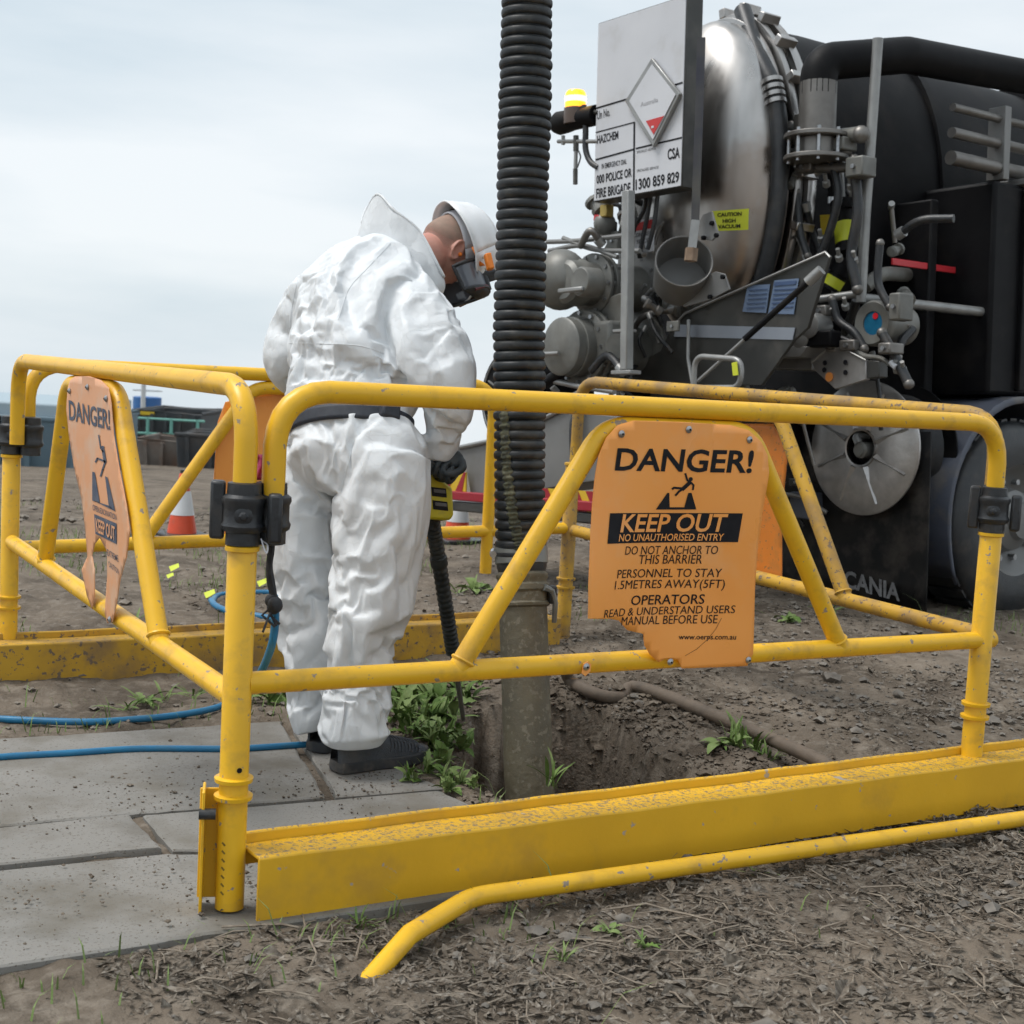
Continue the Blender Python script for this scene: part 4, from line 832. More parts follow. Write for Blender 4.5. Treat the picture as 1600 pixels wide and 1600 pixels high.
# --- hazard board with its lettering
bs = -1.0
p0, p1 = tl(928, 317, bs), tl(1066, 291, bs); W_ = p1[0] - p0[0]; zb_ = (p0[2] + p1[2]) / 2
bd = tp('hazard_board', MB().box(((p0[0] + p1[0]) / 2, bs + .05, zb_ + .43), (W_, .10, .86)), DKG, bevel=.004)
sg = tp('board_face', MB().box(((p0[0] + p1[0]) / 2, bs - .003, zb_ + .43), (W_ - .012, .004, .848)), WHT, bd)
def bsurf(px, py): return tl(px, py, bs - .0065)
def bline(a, b, wd=2.2):
    m = MB(); m.add([bsurf(*p) for p in stroke([a, b], wd)[0]], [(0, 1, 2, 3)]); part('rule_line', m, PRN, sg, smooth=None, local=True)
for a, b in (((932, 169), (1066, 129)), ((931, 207), (991, 191)), ((931, 249.5), (991, 233)), ((994, 232), (1065, 215)), ((991, 191), (990, 303))): bline(a, b, 1.8 if a[1] == 207 else 2.6)
for s_, a, b, u, bo in (('Un No.', (933, 187), (953, 181), (933, 174), .005), ('HAZCHEM', (933, 225), (966, 217), (933, 212), .02), ('IN EMERGENCY DIAL', (940, 264), (979, 256), (940, 256), .01), ('000 POLICE OR', (932, 287.5), (987, 276), (932, 274), .024),
                    ('FIRE BRIGADE', (931.5, 310), (985, 300), (931.5, 295), .024), ('CSA', (1043, 250), (1062, 246.5), (1043, 233), .024), ('SPECIALIST ADVICE', (995, 240), (1024, 233.5), (995, 236), 0), ('SPECIALISED SERVICES', (995, 269), (1029, 263), (995, 265), 0), ('1300 859 829', (993, 297), (1061, 284), (993, 280.5), .024)):
    part('lettering', letter(MB(), s_, a, b, u, bsurf, bo), PRN, sg, smooth=None, local=True)
di = [(1020, 230), (976, 158), (1018, 90), (1062, 146)]
dd_ = tp('placard_holder', quad(di, bs - .030, .020), STEELT, bd, bevel=.004)
shr = lambda k: [tuple(np.mean(di, 0) + (np.array(p) - np.mean(di, 0)) * k) for p in di]
part('placard', quad(shr(.84), bs - .035, .004), WHT, dd_, local=True); part('red_triangle', quad([(1009, 189), (1037, 181), (1021, 210)], bs - .038, .002), mat('red_print', (.55, .04, .04), rough=.45), dd_, local=True)
part('placard_print', letter(MB(), 'Australia', (1001, 167), (1028, 159), (1001, 160), lambda px, py: tl(px, py, bs - .036)), mat('grey_print', (.3, .3, .31), rough=.5), dd_, smooth=None, local=True)
part('placard_print', quad([(1017.5, 197), (1021.5, 196), (1021.5, 199.5), (1017.5, 200.5)], bs - .0395, .001), WHT, dd_, local=True)
# --- beacon and lamp on their arm
AMB = mat('amber_lens', (.85, .30, .02), rough=.2, emit=(1.0, .36, .02, 1.6)); AMH = mat('amber_glow', (1, .6, .1), rough=.3, emit=(1.0, .62, .10, 7.0))
bc = tl(899, 170, bs)
lens = tp('beacon_lens', MB().lathe([(.052, 0), (.052, .022), (.050, .075), (.040, .088), (.005, .092)], bc, AZ, 28), AMB)
tp('beacon_bulb', MB().lathe([(.0535, .030), (.0535, .058)], bc, AZ, 28, False, False), AMH, lens)
tp('beacon_base', MB().lathe([(.056, -.075), (.058, -.04), (.056, .002)], bc, AZ, 28), mat('smoked_base', (.10, .07, .055), rough=.4))
tp('work_light', MB().lathe([(.045, 0), (.058, .03), (.055, .09), (.050, .13), (.050, .30)], tl(868, 194, bs), np.array([1, .05, 0]), 28), BLKP)
for a, b, r in (((872, 221), (935, 221), .010), ((900, 212), (900, 236), .014), ((900, 236), (899, 266), .010), ((899, 264), (899, 288), .012), ((880, 212), (880, 226), .010), ((906, 172), (935, 176), .012)): tp('lamp_bracket', MB().tube([tl(*a, bs), tl(*b, bs)], r, 8), STEELT if r == .010 else DKG)
tp('lamp_lead', MB().tube(catmull([tl(912, 165, bs), tl(915, 200, bs), tl(915, 232, bs), tl(922, 252, bs), tl(935, 262, bs)], 6), .015, 10), BLKR); tp('lamp_lead', MB().tube(catmull([tl(904, 236, bs - .02), tl(907, 246, bs - .02), tl(902, 262, bs - .02)], 5), .004, 6), BLKR)
# --- rear marker plates, chute and second reel low at the far corner
RED = mat('marker_red', (.30, .010, .022), rough=.4, scale=5); MYEL = mat('marker_yellow', (.62, .42, .02), rough=.4)
bb = -1.15
def marker(c4, n, flip=False):
    q = [tl(*p, bb) for p in c4]; x0, x1 = q[0][0], q[1][0]; z0 = min(q[2][2], q[3][2]); z1 = max(q[0][2], q[1][2]); h = z1 - z0
    t_ = tp('marker_plate', MB().box(((x0 + x1) / 2, bb, (z0 + z1) / 2), (x1 - x0, .008, h)), MYEL)
    w_ = (x1 - x0) / n
    for k in range(-1, n):
        a = x0 + k * w_ + w_ * .25; pts = [(a + w_ * .0, z0), (a + w_ * .5, z0), (a + w_ * .5 + h * .7, z1), (a + h * .7, z1)] if not flip else [(a + h * .7, z0), (a + w_ * .5 + h * .7, z0), (a + w_ * .5, z1), (a, z1)]
        o = []                                   # clip the stripe to the plate
        for x, z in pts: o.append((min(max(x, x0), x1), z))
        if max(p[0] for p in o) - min(p[0] for p in o) > .01: tp('stripe', MB().prism(o, (0, bb - .0065, 0), AXx, AZ, AY, .002), RED, t_, smooth=None)
marker([(684, 746), (729, 738), (729, 772), (684, 768)], 2); marker([(840, 762), (960, 776), (960, 822), (840, 798)], 5, True)
A_, B_ = tl(706, 774, bb - .02), tl(960, 838, bb - .02)
tp('red_rail', MB().box(((A_[0] + B_[0]) / 2 - .02, bb - .01, A_[2] - .0), (B_[0] - A_[0], .05, .048)), RED, bevel=.006); tp('bumper_bar', MB().box(((A_[0] + B_[0]) / 2, bb + .02, A_[2] - .056), (B_[0] - A_[0] + .03, .09, .052)), DKG, bevel=.008)
tp('chute_box', quad([(713, 703), (772, 690), (880, 640), (975, 652), (955, 748), (853, 764), (736, 778), (729, 737)], bb + .04, .35), GALV, bevel=.006)
q0, q1 = tl(713, 700, bb + .03), tl(790, 684, bb + .03); tp('chute_lip', MB().tube([q0, q1, tl(885, 636, bb + .03)], .012, 8), STEELT)
rr = tl(800, 622, bb + .10)
r2 = tp('rear_reel', MB().lathe([(.07, -.02), (.10, -.02), (.22, .0), (.26, -.006), (.265, .004), (.265, .03), (.07, .03)], rr, AY, 48, False, False), BLKP)
for k in range(14):
    a = 2 * math.pi * k / 14; dv = np.array([math.cos(a), 0, math.sin(a)]); tp('reel_rib', MB().box(rr + dv * .165 - AY * .012, (.09, .012, .006), (dv, AY, np.cross(dv, AY))), STEELT, r2)
tp('reel_rim', MB().tube([rr + np.array([math.cos(a) * .245, -.006, math.sin(a) * .245]) for a in np.linspace(0, 2 * math.pi, 41)[:-1]], .005, 6, closed=True), STEELT, r2)
tp('reel_core', MB().lathe([(.26, .03), (.26, .34)], rr, AY, 36, False, True), BLKP, r2)
tp('hose_arm', MB().tube([tl(852, 600, bb), tl(885, 575, bb), tl(905, 560, bb)], .03, 12), BLKP); tp('hose_arm', MB().tube([tl(850, 592, bb), tl(900, 603, bb), tl(960, 612, bb)], .014, 10), STEELT)
tp('far_side_panel', MB().box((-2.06, 2.5, 1.5), (.04, 4.5, 1.1)), BLKP)
# cab far ahead closes the truck
tp('cab', MB().box((-.93, 8.0, 1.9), (2.4, 1.9, 2.4)), mat('cab_paint', (.50, .51, .53), rough=.3, coat=.3), bevel=.12)
wheel(.1, 7.6); wheel(-1.95, 7.6)
# ================================================================== far side of the yard
def far_ground(px, D):
    """point of the ground straight under a photo column at a distance"""
    p = P(px, 800, D); return np.array([p[0], p[1], float(ground_z(p[0], p[1]))])
SKIPR = mat('rusty_skip', (.20, .18, .16), (.12, .095, .08), rough=.85, scale=1.4, bump=.2, bscale=9, dirt=(.16, .085, .05), dirtscale=1.6, dirtamt=.6)
SKIPD = mat('dark_skip', (.035, .04, .045), (.055, .06, .065), rough=.7, scale=1.2, dirt=(.10, .08, .065), dirtscale=1.3, dirtamt=.5)
MINT = mat('mint_rail', (.16, .40, .34), rough=.5)
def yard_box(name, label, cat, x0, x1, ytop, ybot, D, depth, mt_, taper=.0, ribs=6, group=None):
    g0 = far_ground((x0 + x1) / 2, D); zb_ = P((x0 + x1) / 2, ybot, D)[2]; zt_ = P((x0 + x1) / 2, ytop, D)[2]
    L_, R_ = P(x0, ybot, D), P(x1, ybot, D); ax = nrm((R_ - L_) * np.array([1, 1, 0])); bk = np.array([-ax[1], ax[0], 0]); bk = bk if bk @ FWD > 0 else -bk
    wd = np.linalg.norm((R_ - L_)[:2]); zb_ = min(zb_, g0[2] + .05) - .05
    t = thing(name, label, cat, (L_ + R_) / 2 * np.array([1, 1, 0]) + np.array([0, 0, zb_]), group)
    o = np.array([L_[0], L_[1], 0]); tp_ = taper * wd
    def pt(u, v, z): k = (z - zb_) / (zt_ - zb_); return o + ax * (tp_ * (1 - k) + u * (wd - 2 * tp_ * (1 - k))) + bk * v * depth + np.array([0, 0, z])
    m = MB(); c = [pt(u, v, z) for z in (zb_, zt_) for u, v in ((0, 0), (1, 0), (1, 1), (0, 1))]
    i = [pt(u, v, zt_) for u, v in ((.03, .04), (.97, .04), (.97, .96), (.03, .96))]; fl_ = [p - np.array([0, 0, (zt_ - zb_) * .5]) for p in i]
    m.add(c + i + fl_, [(0, 1, 5, 4), (1, 2, 6, 5), (2, 3, 7, 6), (3, 0, 4, 7), (0, 3, 2, 1), (4, 5, 9, 8), (5, 6, 10, 9), (6, 7, 11, 10), (7, 4, 8, 11), (8, 9, 13, 12), (9, 10, 14, 13), (10, 11, 15, 14), (11, 8, 12, 15), (12, 13, 14, 15)])
    part('shell', m, mt_, t, bevel=.03)
    part('rim', MB().tube([pt(u, v, zt_) for u, v in ((0, 0), (1, 0), (1, 1), (0, 1))], .05, 8, closed=True), mt_, t)
    for k in range(ribs):
        u = (k + .5) / ribs; a, b = pt(u, -.03, zb_ + .05), pt(u, -.03, zt_ - .05); part('side_rib', MB().box((a + b) / 2, (.09, .09, np.linalg.norm(b - a)), (ax, bk, nrm(b - a))), mt_, t)
    return t, pt, (zb_, zt_)
t, pt, zz = yard_box('storage_hopper', 'big slate-grey storage hopper behind the faded sign', 'hopper', -420, 112, 642, 786, 26, 4.5, mat('slate_sheet', (.12, .18, .22), (.09, .145, .18), rough=.6, scale=.8, dirt=(.22, .25, .27), dirtscale=1.1, dirtamt=.4), ribs=12)
m = MB().box(pt(.5, .5, zz[1] + .14), (5.9, 4.2, .26), (nrm(pt(1, 0, 0) - pt(0, 0, 0)), nrm(pt(0, 1, 0) - pt(0, 0, 0)), (0, 0, 1))); part('cover', m, mat('pale_cover', (.32, .40, .45), rough=.6), t, bevel=.04)
yard_box('skip_bin', 'rust-streaked grey skip bin with a rounded near end', 'skip', 212, 292, 688, 752, 34, 2.2, SKIPR, .10, 3, 'skips on the far side of the yard')
t, pt, zz = yard_box('skip_bin', 'black skip bin with small pale letters on its side', 'skip', 272, 420, 682, 758, 33, 2.0, SKIPD, .04, 4, 'skips on the far side of the yard')
part('lettering', letter(MB(), 'AB', (322, 708), (338, 706), (322, 699), lambda px, py: P(px, py, 32.8), .01), mat('pale_print', (.4, .42, .44), rough=.6), t, smooth=None)
t, pt, zz = yard_box('walled_tank', 'black open tank with mint-green railing in the distance', 'tank', 205, 312, 644, 720, 40, 3.5, SKIPD, .0, 5)
for zf in (.30, .95): part('rail', MB().tube([pt(-.02, -.12, zz[0] + (zz[1] - zz[0]) * (.45 + .45 * zf)), pt(1.1, -.12, zz[0] + (zz[1] - zz[0]) * (.45 + .45 * zf))], .035, 6), MINT, t)
for u in (.0, .28, .62, 1.0): part('rail_post', MB().tube([pt(u, -.12, zz[0] + .3), pt(u, -.12, zz[0] + (zz[1] - zz[0]) * .9)], .045, 6), MINT, t)
part('yellow_edge', MB().box(pt(.18, -.02, zz[1] - .05), (.55, .05, .09), (nrm(pt(1, 0, 0) - pt(0, 0, 0)), nrm(pt(0, 1, 0) - pt(0, 0, 0)), (0, 0, 1))), MYEL, t)
# water tower a long way off
c = far_ground(225, 120); zt_ = P(225, 620, 120)[2]; zb_ = P(225, 641, 120)[2]
t = thing('blue_tank', 'distant blue tank with a pale pipe standing behind the skips', 'tank', c)
part('tank_wall', MB().lathe([(1.15, c[2]), (1.15, zt_), (1.05, zt_ + .05)], (c[0], c[1], 0), (0, 0, 1), 28), mat('blue_tank', (.03, .12, .33), (.04, .15, .38), rough=.5, scale=.6), t)
part('vent_pipe', MB().tube([(c[0] - FWD[0] * 1.3, c[1] - FWD[1] * 1.3, c[2]), (c[0] - FWD[0] * 1.3, c[1] - FWD[1] * 1.3, P(222, 598, 120)[2])], .2, 12), mat('pale_pipe', (.55, .57, .58), rough=.5), t)
part('guard_rail', MB().tube([np.array([c[0] + 1.18 * math.cos(a), c[1] + 1.18 * math.sin(a), zt_ + .55]) for a in np.linspace(0, 2 * math.pi, 25)[:-1]], .03, 6, closed=True), STEELT, t)
# low sheds along the far edge of the yard
for (x0, x1, yt, D, nm, lb) in ((420, 560, 700, 60, 'site_shed', 'long low grey shed on the far edge of the yard behind the man'),):
    yard_box(nm, lb, 'shed', x0, x1, yt, 738, D, 4, GALV, 0, 6)
# ------------------------------------------------------------------ traffic cones
def cone(label, px, D, h=.41):
    b = far_ground(px, D); t = thing('traffic_cone', label, 'cone', b, 'traffic cones on the yard'); o = b + np.array([0, 0, .0]); r0, r1 = .086, .022
    R_ = lambda z: r0 + (r1 - r0) * (z - .03) / (h - .03)
    OC = mat('cone_orange', (.72, .085, .03), (.62, .07, .025), rough=.5, scale=12, dirt=(.35, .12, .07), dirtscale=14, dirtamt=.3)
    part('base', MB().box(o + np.array([0, 0, .016]), (.26, .26, .028)), BLKR, t, bevel=.008)
    part('body', MB().lathe([(R_(z), z) for z in (.02, .10, .2, .3, h - .01)] + [(r1 * .8, h), (r1 * .55, h - .005)], o, (0, 0, 1), 28), OC, t)
    zs = (.135, .275); part('white_band', MB().lathe([(R_(z) + .0025, z) for z in np.linspace(*zs, 5)], o, (0, 0, 1), 28, False, False), mat('white_sleeve', (.72, .73, .74), (.62, .63, .64), rough=.45, scale=9), t)
    part('tip', MB().lathe([(r1 * .9, h - .008), (r1 * .9, h + .016), (r1 * .5, h + .018)], o, (0, 0, 1), 20), BLKR, t)
cone('orange and white traffic cone left of the nearest yellow post', 285, 8.45, .38)
cone('orange and white traffic cone partly hidden by the big black hose', 716, 9.0)
# yellow paper flags pushed into the soil
for p, lb in (((267, 893), 'larger lime tape scrap right of the faded sign'), ((262, 904), 'smaller lime tape scrap just below another, right of faded sign'), ((322, 935), 'lime tape scrap lying left of the nearest post'), ((405, 917), 'lime tape scrap lying between the post and the man')):
    g_ = onz(*p, .01); k_ = .7 if 'smaller' in lb else 1.0; single('tape_scrap', MB().add([g_ + np.array(v) * k_ for v in ((0, 0, .0), (.045, .01, .02), (.05, .04, .035), (.0, .035, .02))], [(0, 1, 2), (0, 2, 3)]), mat('lime_scrap', (.60, .68, .05), rough=.6), lb, 'tape scrap', 'lime scraps on the yard')
# ================================================================== suction hose and tube in the hole
t = thing('suction_hose', 'thick black corrugated suction hose hanging over the hole, with muddy steel tube', 'hose', (TUBE_XY[0], TUBE_XY[1], -.5))
cl = catmull([P(834, -330, 3.9), P(825, -60, 3.95), P(821, 130, 3.98), P(817, 280, 3.99), P(814, 400, 4.0), P(811, 520, 4.01), P(812, 610, 4.02), P(812, 760, 4.03), P(814, 868, 4.04)], 60)
cl = np.array(cl); s_ = np.concatenate([[0], np.cumsum(np.linalg.norm(np.diff(cl, axis=0), axis=1))])
pitch = .0274; k_ = 12; n_ = int(s_[-1] / pitch * k_); sv = np.linspace(0, s_[-1], n_)
cp = np.stack([np.interp(sv, s_, cl[:, i]) for i in range(3)], 1)
ph = (sv / pitch) % 1.0; rr_ = .0640 + .0082 * np.clip(np.sin(np.pi * np.clip(ph / .86, 0, 1)), 0, 1) ** .32
rib = np.floor(sv / pitch).astype(int); jit = rng.normal(0, 1, rib.max() + 2); rr_ = .064 + (rr_ - .064) * (1 + .07 * jit[rib]) + .0004 * jit[rib] + .0009 * np.sin(sv * 9)
HOSE = mat('hose_rubber', (.007, .009, .011), (.013, .016, .018), rough=.5, scale=18, bump=.2, bscale=140, dirt=(.075, .07, .06), dirtscale=13, dirtamt=.42)
part('corrugated_hose', MB().tube(cp, rr_, 40), HOSE, t, smooth=60)
# woven strap taped down one side of the hose
STRAP = mat('olive_webbing', (.10, .10, .055), (.035, .038, .032), rough=.9, scale=45, bump=.5, bscale=200, dirt=(.23, .22, .15), dirtscale=26, dirtamt=.5)
pp = [(778, 632), (779, 680), (782, 720), (788, 760), (796, 800), (806, 835), (815, 862)]; sp_ = catmull([P(x, y, 3.945 + .0 * i) for i, (x, y) in enumerate(pp)], 24)
axd = nrm(cp[-1] - cp[-60]); ctr = lambda p: cp[np.argmin(np.linalg.norm(cp - p, axis=1))]
V = []; nst = len(sp_)
for i, p in enumerate(sp_):
    d = ray(*[pp[0][0], pp[0][1]]); c_ = ctr(p); out_ = nrm((p - c_) - axd * ((p - c_) @ axd)); j = np.argmin(np.linalg.norm(cp - p, axis=1)); q = c_ + out_ * (max(rr_[max(0, j - 3):j + 4].max() - .002, rr_[j]) + .004); sd__ = nrm(np.cross(out_, axd)); wv = .016 * (1 + .18 * math.sin(i * .9))
    for a in (-1, -.5, 0, .5, 1): V.append(q + sd__ * wv * a - out_ * .006 * a * a + out_ * .002 * math.sin(i * 1.3 + a))
part('webbing_strap', MB().grid(np.array(V).reshape(nst, 5, 3)), STRAP, t, smooth=60).modifiers.new('thickness', 'SOLIDIFY').thickness = .004
TUBEM = mat('muddy_steel_tube', (.165, .143, .092), (.110, .097, .066), rough=.6, scale=6, bump=.6, bscale=60, chips=(.19, .17, .125), chipscale=55, chipth=.58, dirt=(.10, .09, .068), dirtscale=4, dirtamt=.6)
a, b = P(815, 880, 4.04), P(834, 1450, 3.96); ax_ = nrm(b - a); Lt = np.linalg.norm(b - a); f_ = lambda y: (y - 880) / (1450 - 880) * Lt
BAND = mat('clamp_band', (.26, .27, .26), (.19, .20, .19), rough=.5, metal=.4, scale=9, dirt=(.13, .12, .10), dirtscale=8, dirtamt=.5)
part('hose_cuff', MB().lathe([(.066, f_(840)), (.070, f_(852)), (.070, f_(886)), (.064, f_(896))], a, ax_, 36), BLKR, t)
cb = part('clamp_band', MB().lathe([(.070, f_(853)), (.074, f_(854)), (.074, f_(880)), (.070, f_(881))], a, ax_, 40, False, False), BAND, t)
q = a + ax_ * f_(866) - RGT * .078; part('clamp_bolt', MB().tube([q - nrm(FWD) * .03, q + nrm(FWD) * .03], .010, 8), ZINC, cb)
part('coupling', MB().lathe([(.062, f_(892)), (.073, f_(898)), (.073, f_(903)), (.069, f_(906)), (.069, f_(911)), (.075, f_(914)), (.076, f_(922)), (.070, f_(926)), (.070, f_(940)), (.076, f_(943)), (.075, f_(947)), (.068, f_(950))], a, ax_, 40), TUBEM, t)
q = a + ax_ * f_(912); qq = [q + RGT * .060 - FWD * .05, q + RGT * .082 - FWD * .035 + np.array([0, 0, -.01]), q + RGT * .094 - FWD * .03 + np.array([0, 0, -.045]), q + RGT * .094 - FWD * .03 + np.array([0, 0, -.10])]
part('cam_lever', MB().tube(qq, [.010, .009, .008, .007], 8, fl=0), BAND, t)
q = a + ax_ * f_(925); part('cam_ear', MB().box(q + RGT * .080 - FWD * .02, (.022, .03, .05)), BLKR, t, bevel=.005)
nz = 90; na = 48; u_, v_ = basis(ax_); Pm = np.zeros((nz + 1, na + 1, 3))
for i in range(nz + 1):
    h = f_(948) + (Lt - f_(948)) * i / nz
    for k in range(na + 1):
        an = 2 * math.pi * (k % na) / na; p = a + ax_ * h + (u_ * math.cos(an) + v_ * math.sin(an)) * .067; mud = sstep(.25, .75, i / nz); Pm[i, k] = p + (u_ * math.cos(an) + v_ * math.sin(an)) * float(max(0, fbm(p[0] * 26, p[1] * 26, p[2] * 26, octv=3, seed=6))) * .0075 * mud
part('steel_tube', MB().grid(Pm), TUBEM, t, smooth=60)

# ------------------------------------------------------------------ digging lance
t = thing('air_lance', 'black ribbed digging lance with a yellow trigger housing', 'lance', P(722, 1118, 4.45))
lp = [P(674, 805, 4.16), P(684, 866, 4.22), P(697, 950, 4.30), P(708, 1020, 4.36)]; lc = np.array(catmull(lp, 40)); n_ = len(lc)
LANCE = mat('lance_rubber', (.014, .017, .018), (.03, .034, .034), rough=.5, scale=20, dirt=(.08, .08, .07), dirtscale=14, dirtamt=.4)
lr = np.array([.0205 + .0022 * (1 if (i % 4) < 2 else 0) for i in range(n_)])
part('ribbed_grip', MB().tube(lc, lr, 20), LANCE, t, smooth=50)
c = lc[46]; d_ = nrm(lc[48] - lc[44]); part('grip_joint', MB().lathe([(.020, -.02), (.0255, -.015), (.0255, .012), (.021, .018)], c, d_, 20), LANCE, t)
part('nozzle', MB().tube([lp[-1] - nrm(lp[-1] - lp[-2]) * .01, P(714, 1055, 4.39), P(724, 1125, 4.46)], [.012, .009, .007], 12), mat('muddy_nozzle', (.12, .11, .09), rough=.6, metal=.3), t)
hx = nrm(RGT * .96 + FWD * .28 + np.array([0, 0, -.08])); hz_ = nrm(P(668, 740, 4.16) - P(675, 810, 4.16)); hy = np.cross(hz_, hx); hc = P(676, 776, 4.15)
YH = mat('yellow_housing', (.62, .53, .02), (.52, .44, .02), rough=.45, scale=12, dirt=(.28, .24, .08), dirtscale=20, dirtamt=.4)
m = MB(); poly = [(-.045, -.068), (.034, -.066), (.048, -.05), (.052, .028), (.030, .045), (.004, .052), (-.006, .082), (-.030, .086), (-.045, .05)]; m.prism(poly, hc - hy * .04, hx, hz_, hy, .08); hs = part('housing', m, YH, t, bevel=.007)
fy = -hy if (hy @ FWD) > 0 else hy
for z in (.012, -.026): part('vent_slot', MB().box(hc + fy * .040 + hx * .010 + hz_ * z, (.044, .004, .026), (hx, hy, hz_)), PRN, hs, bevel=.001); part('vent_grille', MB().box(hc + fy * .0415 + hx * .012 + hz_ * (z + .003), (.034, .004, .010), (hx, hy, hz_)), mat('grille_grey', (.12, .12, .125), rough=.5), hs, bevel=.001)
part('status_strip', MB().box(hc + fy * .0405 - hx * .024 + hz_ * .005, (.009, .003, .075), (hx, hy, hz_)), mat('pale_blue_strip', (.25, .45, .50), rough=.4), hs)
part('trigger_bar', MB().tube([P(664, 716, 4.10), P(690, 728, 4.08), P(713, 742, 4.07)], [.012, .012, .010], 12), BLKR, t); part('trigger', MB().tube([P(712, 740, 4.07), P(694, 748, 4.1), P(676, 744, 4.14)], .012, 10, fl=.02), BLKR, t)

# ------------------------------------------------------------------ air hoses and straps
BLUEH = mat('blue_air_hose', (.015, .17, .33), (.012, .13, .27), rough=.4, scale=15, dirt=(.06, .15, .20), dirtscale=10, dirtamt=.4)
def ghose(label, pts, r, mt_=BLUEH, grp='blue air hoses on the ground', z=.012):
    q = [np.array([*onz(*p[:2], z if len(p) < 3 else p[2])]) for p in pts]; return single('air_hose', MB().tube(catmull(q, 10), r, 10), mt_, label, 'air hose', grp)
ghose('blue air hose across the slab ending behind the shoes', [(-900, 1290), (-400, 1225), (-60, 1188), (120, 1176), (220, 1170), (360, 1170), (450, 1165), (500, 1161), (560, 1150)], .0095)
ghose('blue air hose curving from the left edge under the barrier', [(-900, 1080), (-400, 1098), (-60, 1120), (120, 1128), (210, 1124), (280, 1117), (340, 1105), (372, 1086, .02), (398, 1062, .06)], .0105)
ghose('pale blue air hose looped on the dirt beyond the enclosure', [(330, 938), (338, 947), (360, 956), (400, 962), (470, 972), (560, 965), (625, 966), (650, 980), (690, 996)], .014)
ghose('short pale blue hose arc lying left of the man', [(332, 940), (340, 931), (370, 927), (420, 926), (450, 930)], .013)
t = thing('hanging_hose', 'blue hose on a knotted black strap hanging beside the clamp', 'hose', P(412, 1040, 3.0))
part('hose', MB().tube(catmull([P(428, 930, 2.96), P(430, 970, 2.97), P(424, 1010, 2.98), P(408, 1050, 3.02), P(398, 1064, 3.05)], 8), .0085, 10), BLUEH, t)
part('strap', MB().tube(catmull([P(421, 800, 2.92), P(424, 850, 2.93), P(421, 890, 2.94), P(428, 935, 2.95)], 10), [.009, .007, .008, .007, .009, .008], 8), mat('black_strap', (.015, .016, .02), (.035, .036, .04), rough=.8, scale=60), t)
kn = P(428, 945, 2.95); m = MB()
for k in range(5): m.ell(kn + rng.normal(0, .005, 3), (.013 + .004 * rng.random(), .012, .015), nu=12, nv=8)
part('knot', m, MATS['black_strap'], t)
for k in range(4): part('strap_tail', MB().tube([kn, kn + np.array([rng.normal(0, .012), rng.normal(0, .012), -.02]), kn + np.array([rng.normal(0, .018), rng.normal(0, .018), -.035 - .012 * rng.random()])], .0028, 6), MATS['black_strap'], t)
part('cord', MB().tube(catmull([P(408, 842, 2.86), P(413, 858, 2.85), P(417, 864, 2.85), P(418, 852, 2.86), P(410, 845, 2.87)], 6), .0016, 6), WHT, t)
t = thing('ribbon_bundle', 'magenta ribbon and pale tags tied above the black clamp', 'ribbon', P(408, 750, 2.93))
Pm = np.array([[P(399 + 16 * u + 2 * math.sin(v * 5), 710 + 40 * v, 2.93 + .012 * math.sin(u * 6 + v * 3)) for u in np.linspace(0, 1, 6)] for v in np.linspace(0, 1, 8)])
o = part('ribbon', MB().grid(Pm), mat('magenta_ribbon', (.50, .03, .12), (.36, .02, .09), rough=.5, scale=30), t, smooth=180); o.modifiers.new('thickness', 'SOLIDIFY').thickness = .002
Pm = np.array([[P(419 + 7 * u + 3 * math.sin(v * 4), 664 + 46 * v, 2.96 + .010 * math.sin(u * 5 + v * 4)) for u in np.linspace(0, 1, 5)] for v in np.linspace(0, 1, 8)])
o = part('tag', MB().grid(Pm), mat('teal_tag', (.12, .30, .30), (.30, .38, .20), rough=.5, scale=18), t, smooth=180); o.modifiers.new('thickness', 'SOLIDIFY').thickness = .002
Pm = np.array([[P(421 + 8 * u + 2 * math.sin(v * 4), 730 + 95 * v, 2.99 + .008 * math.sin(u * 5 + v * 4)) for u in np.linspace(0, 1, 5)] for v in np.linspace(0, 1, 10)])
o = part('orange_strip', MB().grid(Pm), ORG, t, smooth=180); o.modifiers.new('thickness', 'SOLIDIFY').thickness = .002

# ================================================================== weeds
LEAFS = [mat('weed_leaf', (.085, .150, .034), (.130, .205, .052), rough=.6, scale=40, spec=.2), mat('weed_leaf_pale', (.20, .26, .10), (.145, .215, .065), rough=.6, scale=40, spec=.2)]
def leaf_mesh(kind):
    """a lobed leaf 1 unit long, bent and folded along its midrib"""
    n = 9; V = []; F = []
    for i in range(n + 1):
        u = i / n; w_ = (math.sin(math.pi * min(1, u * .93 + .05)) ** .8) * (.13 if kind == 0 else .21 if kind == 1 else .05)
        if kind == 0: w_ *= 1 + .55 * (1 if i % 2 else -1) * (1 - .5 * u)
        z = .55 * u - .62 * u * u * (1 if kind != 2 else .5); V += [(u * .9, -w_, z + w_ * .35), (u * .9, 0, z), (u * .9, w_, z + w_ * .35)]
    for i in range(n):
        for j in (0, 1): F.append((i * 3 + j, i * 3 + j + 1, i * 3 + j + 4, i * 3 + j + 3))
    m = MB(); m.add(V, F); return [new_mesh('leaf', m, lm, 180) for lm in LEAFS]
LM = [leaf_mesh(k) for k in range(3)]
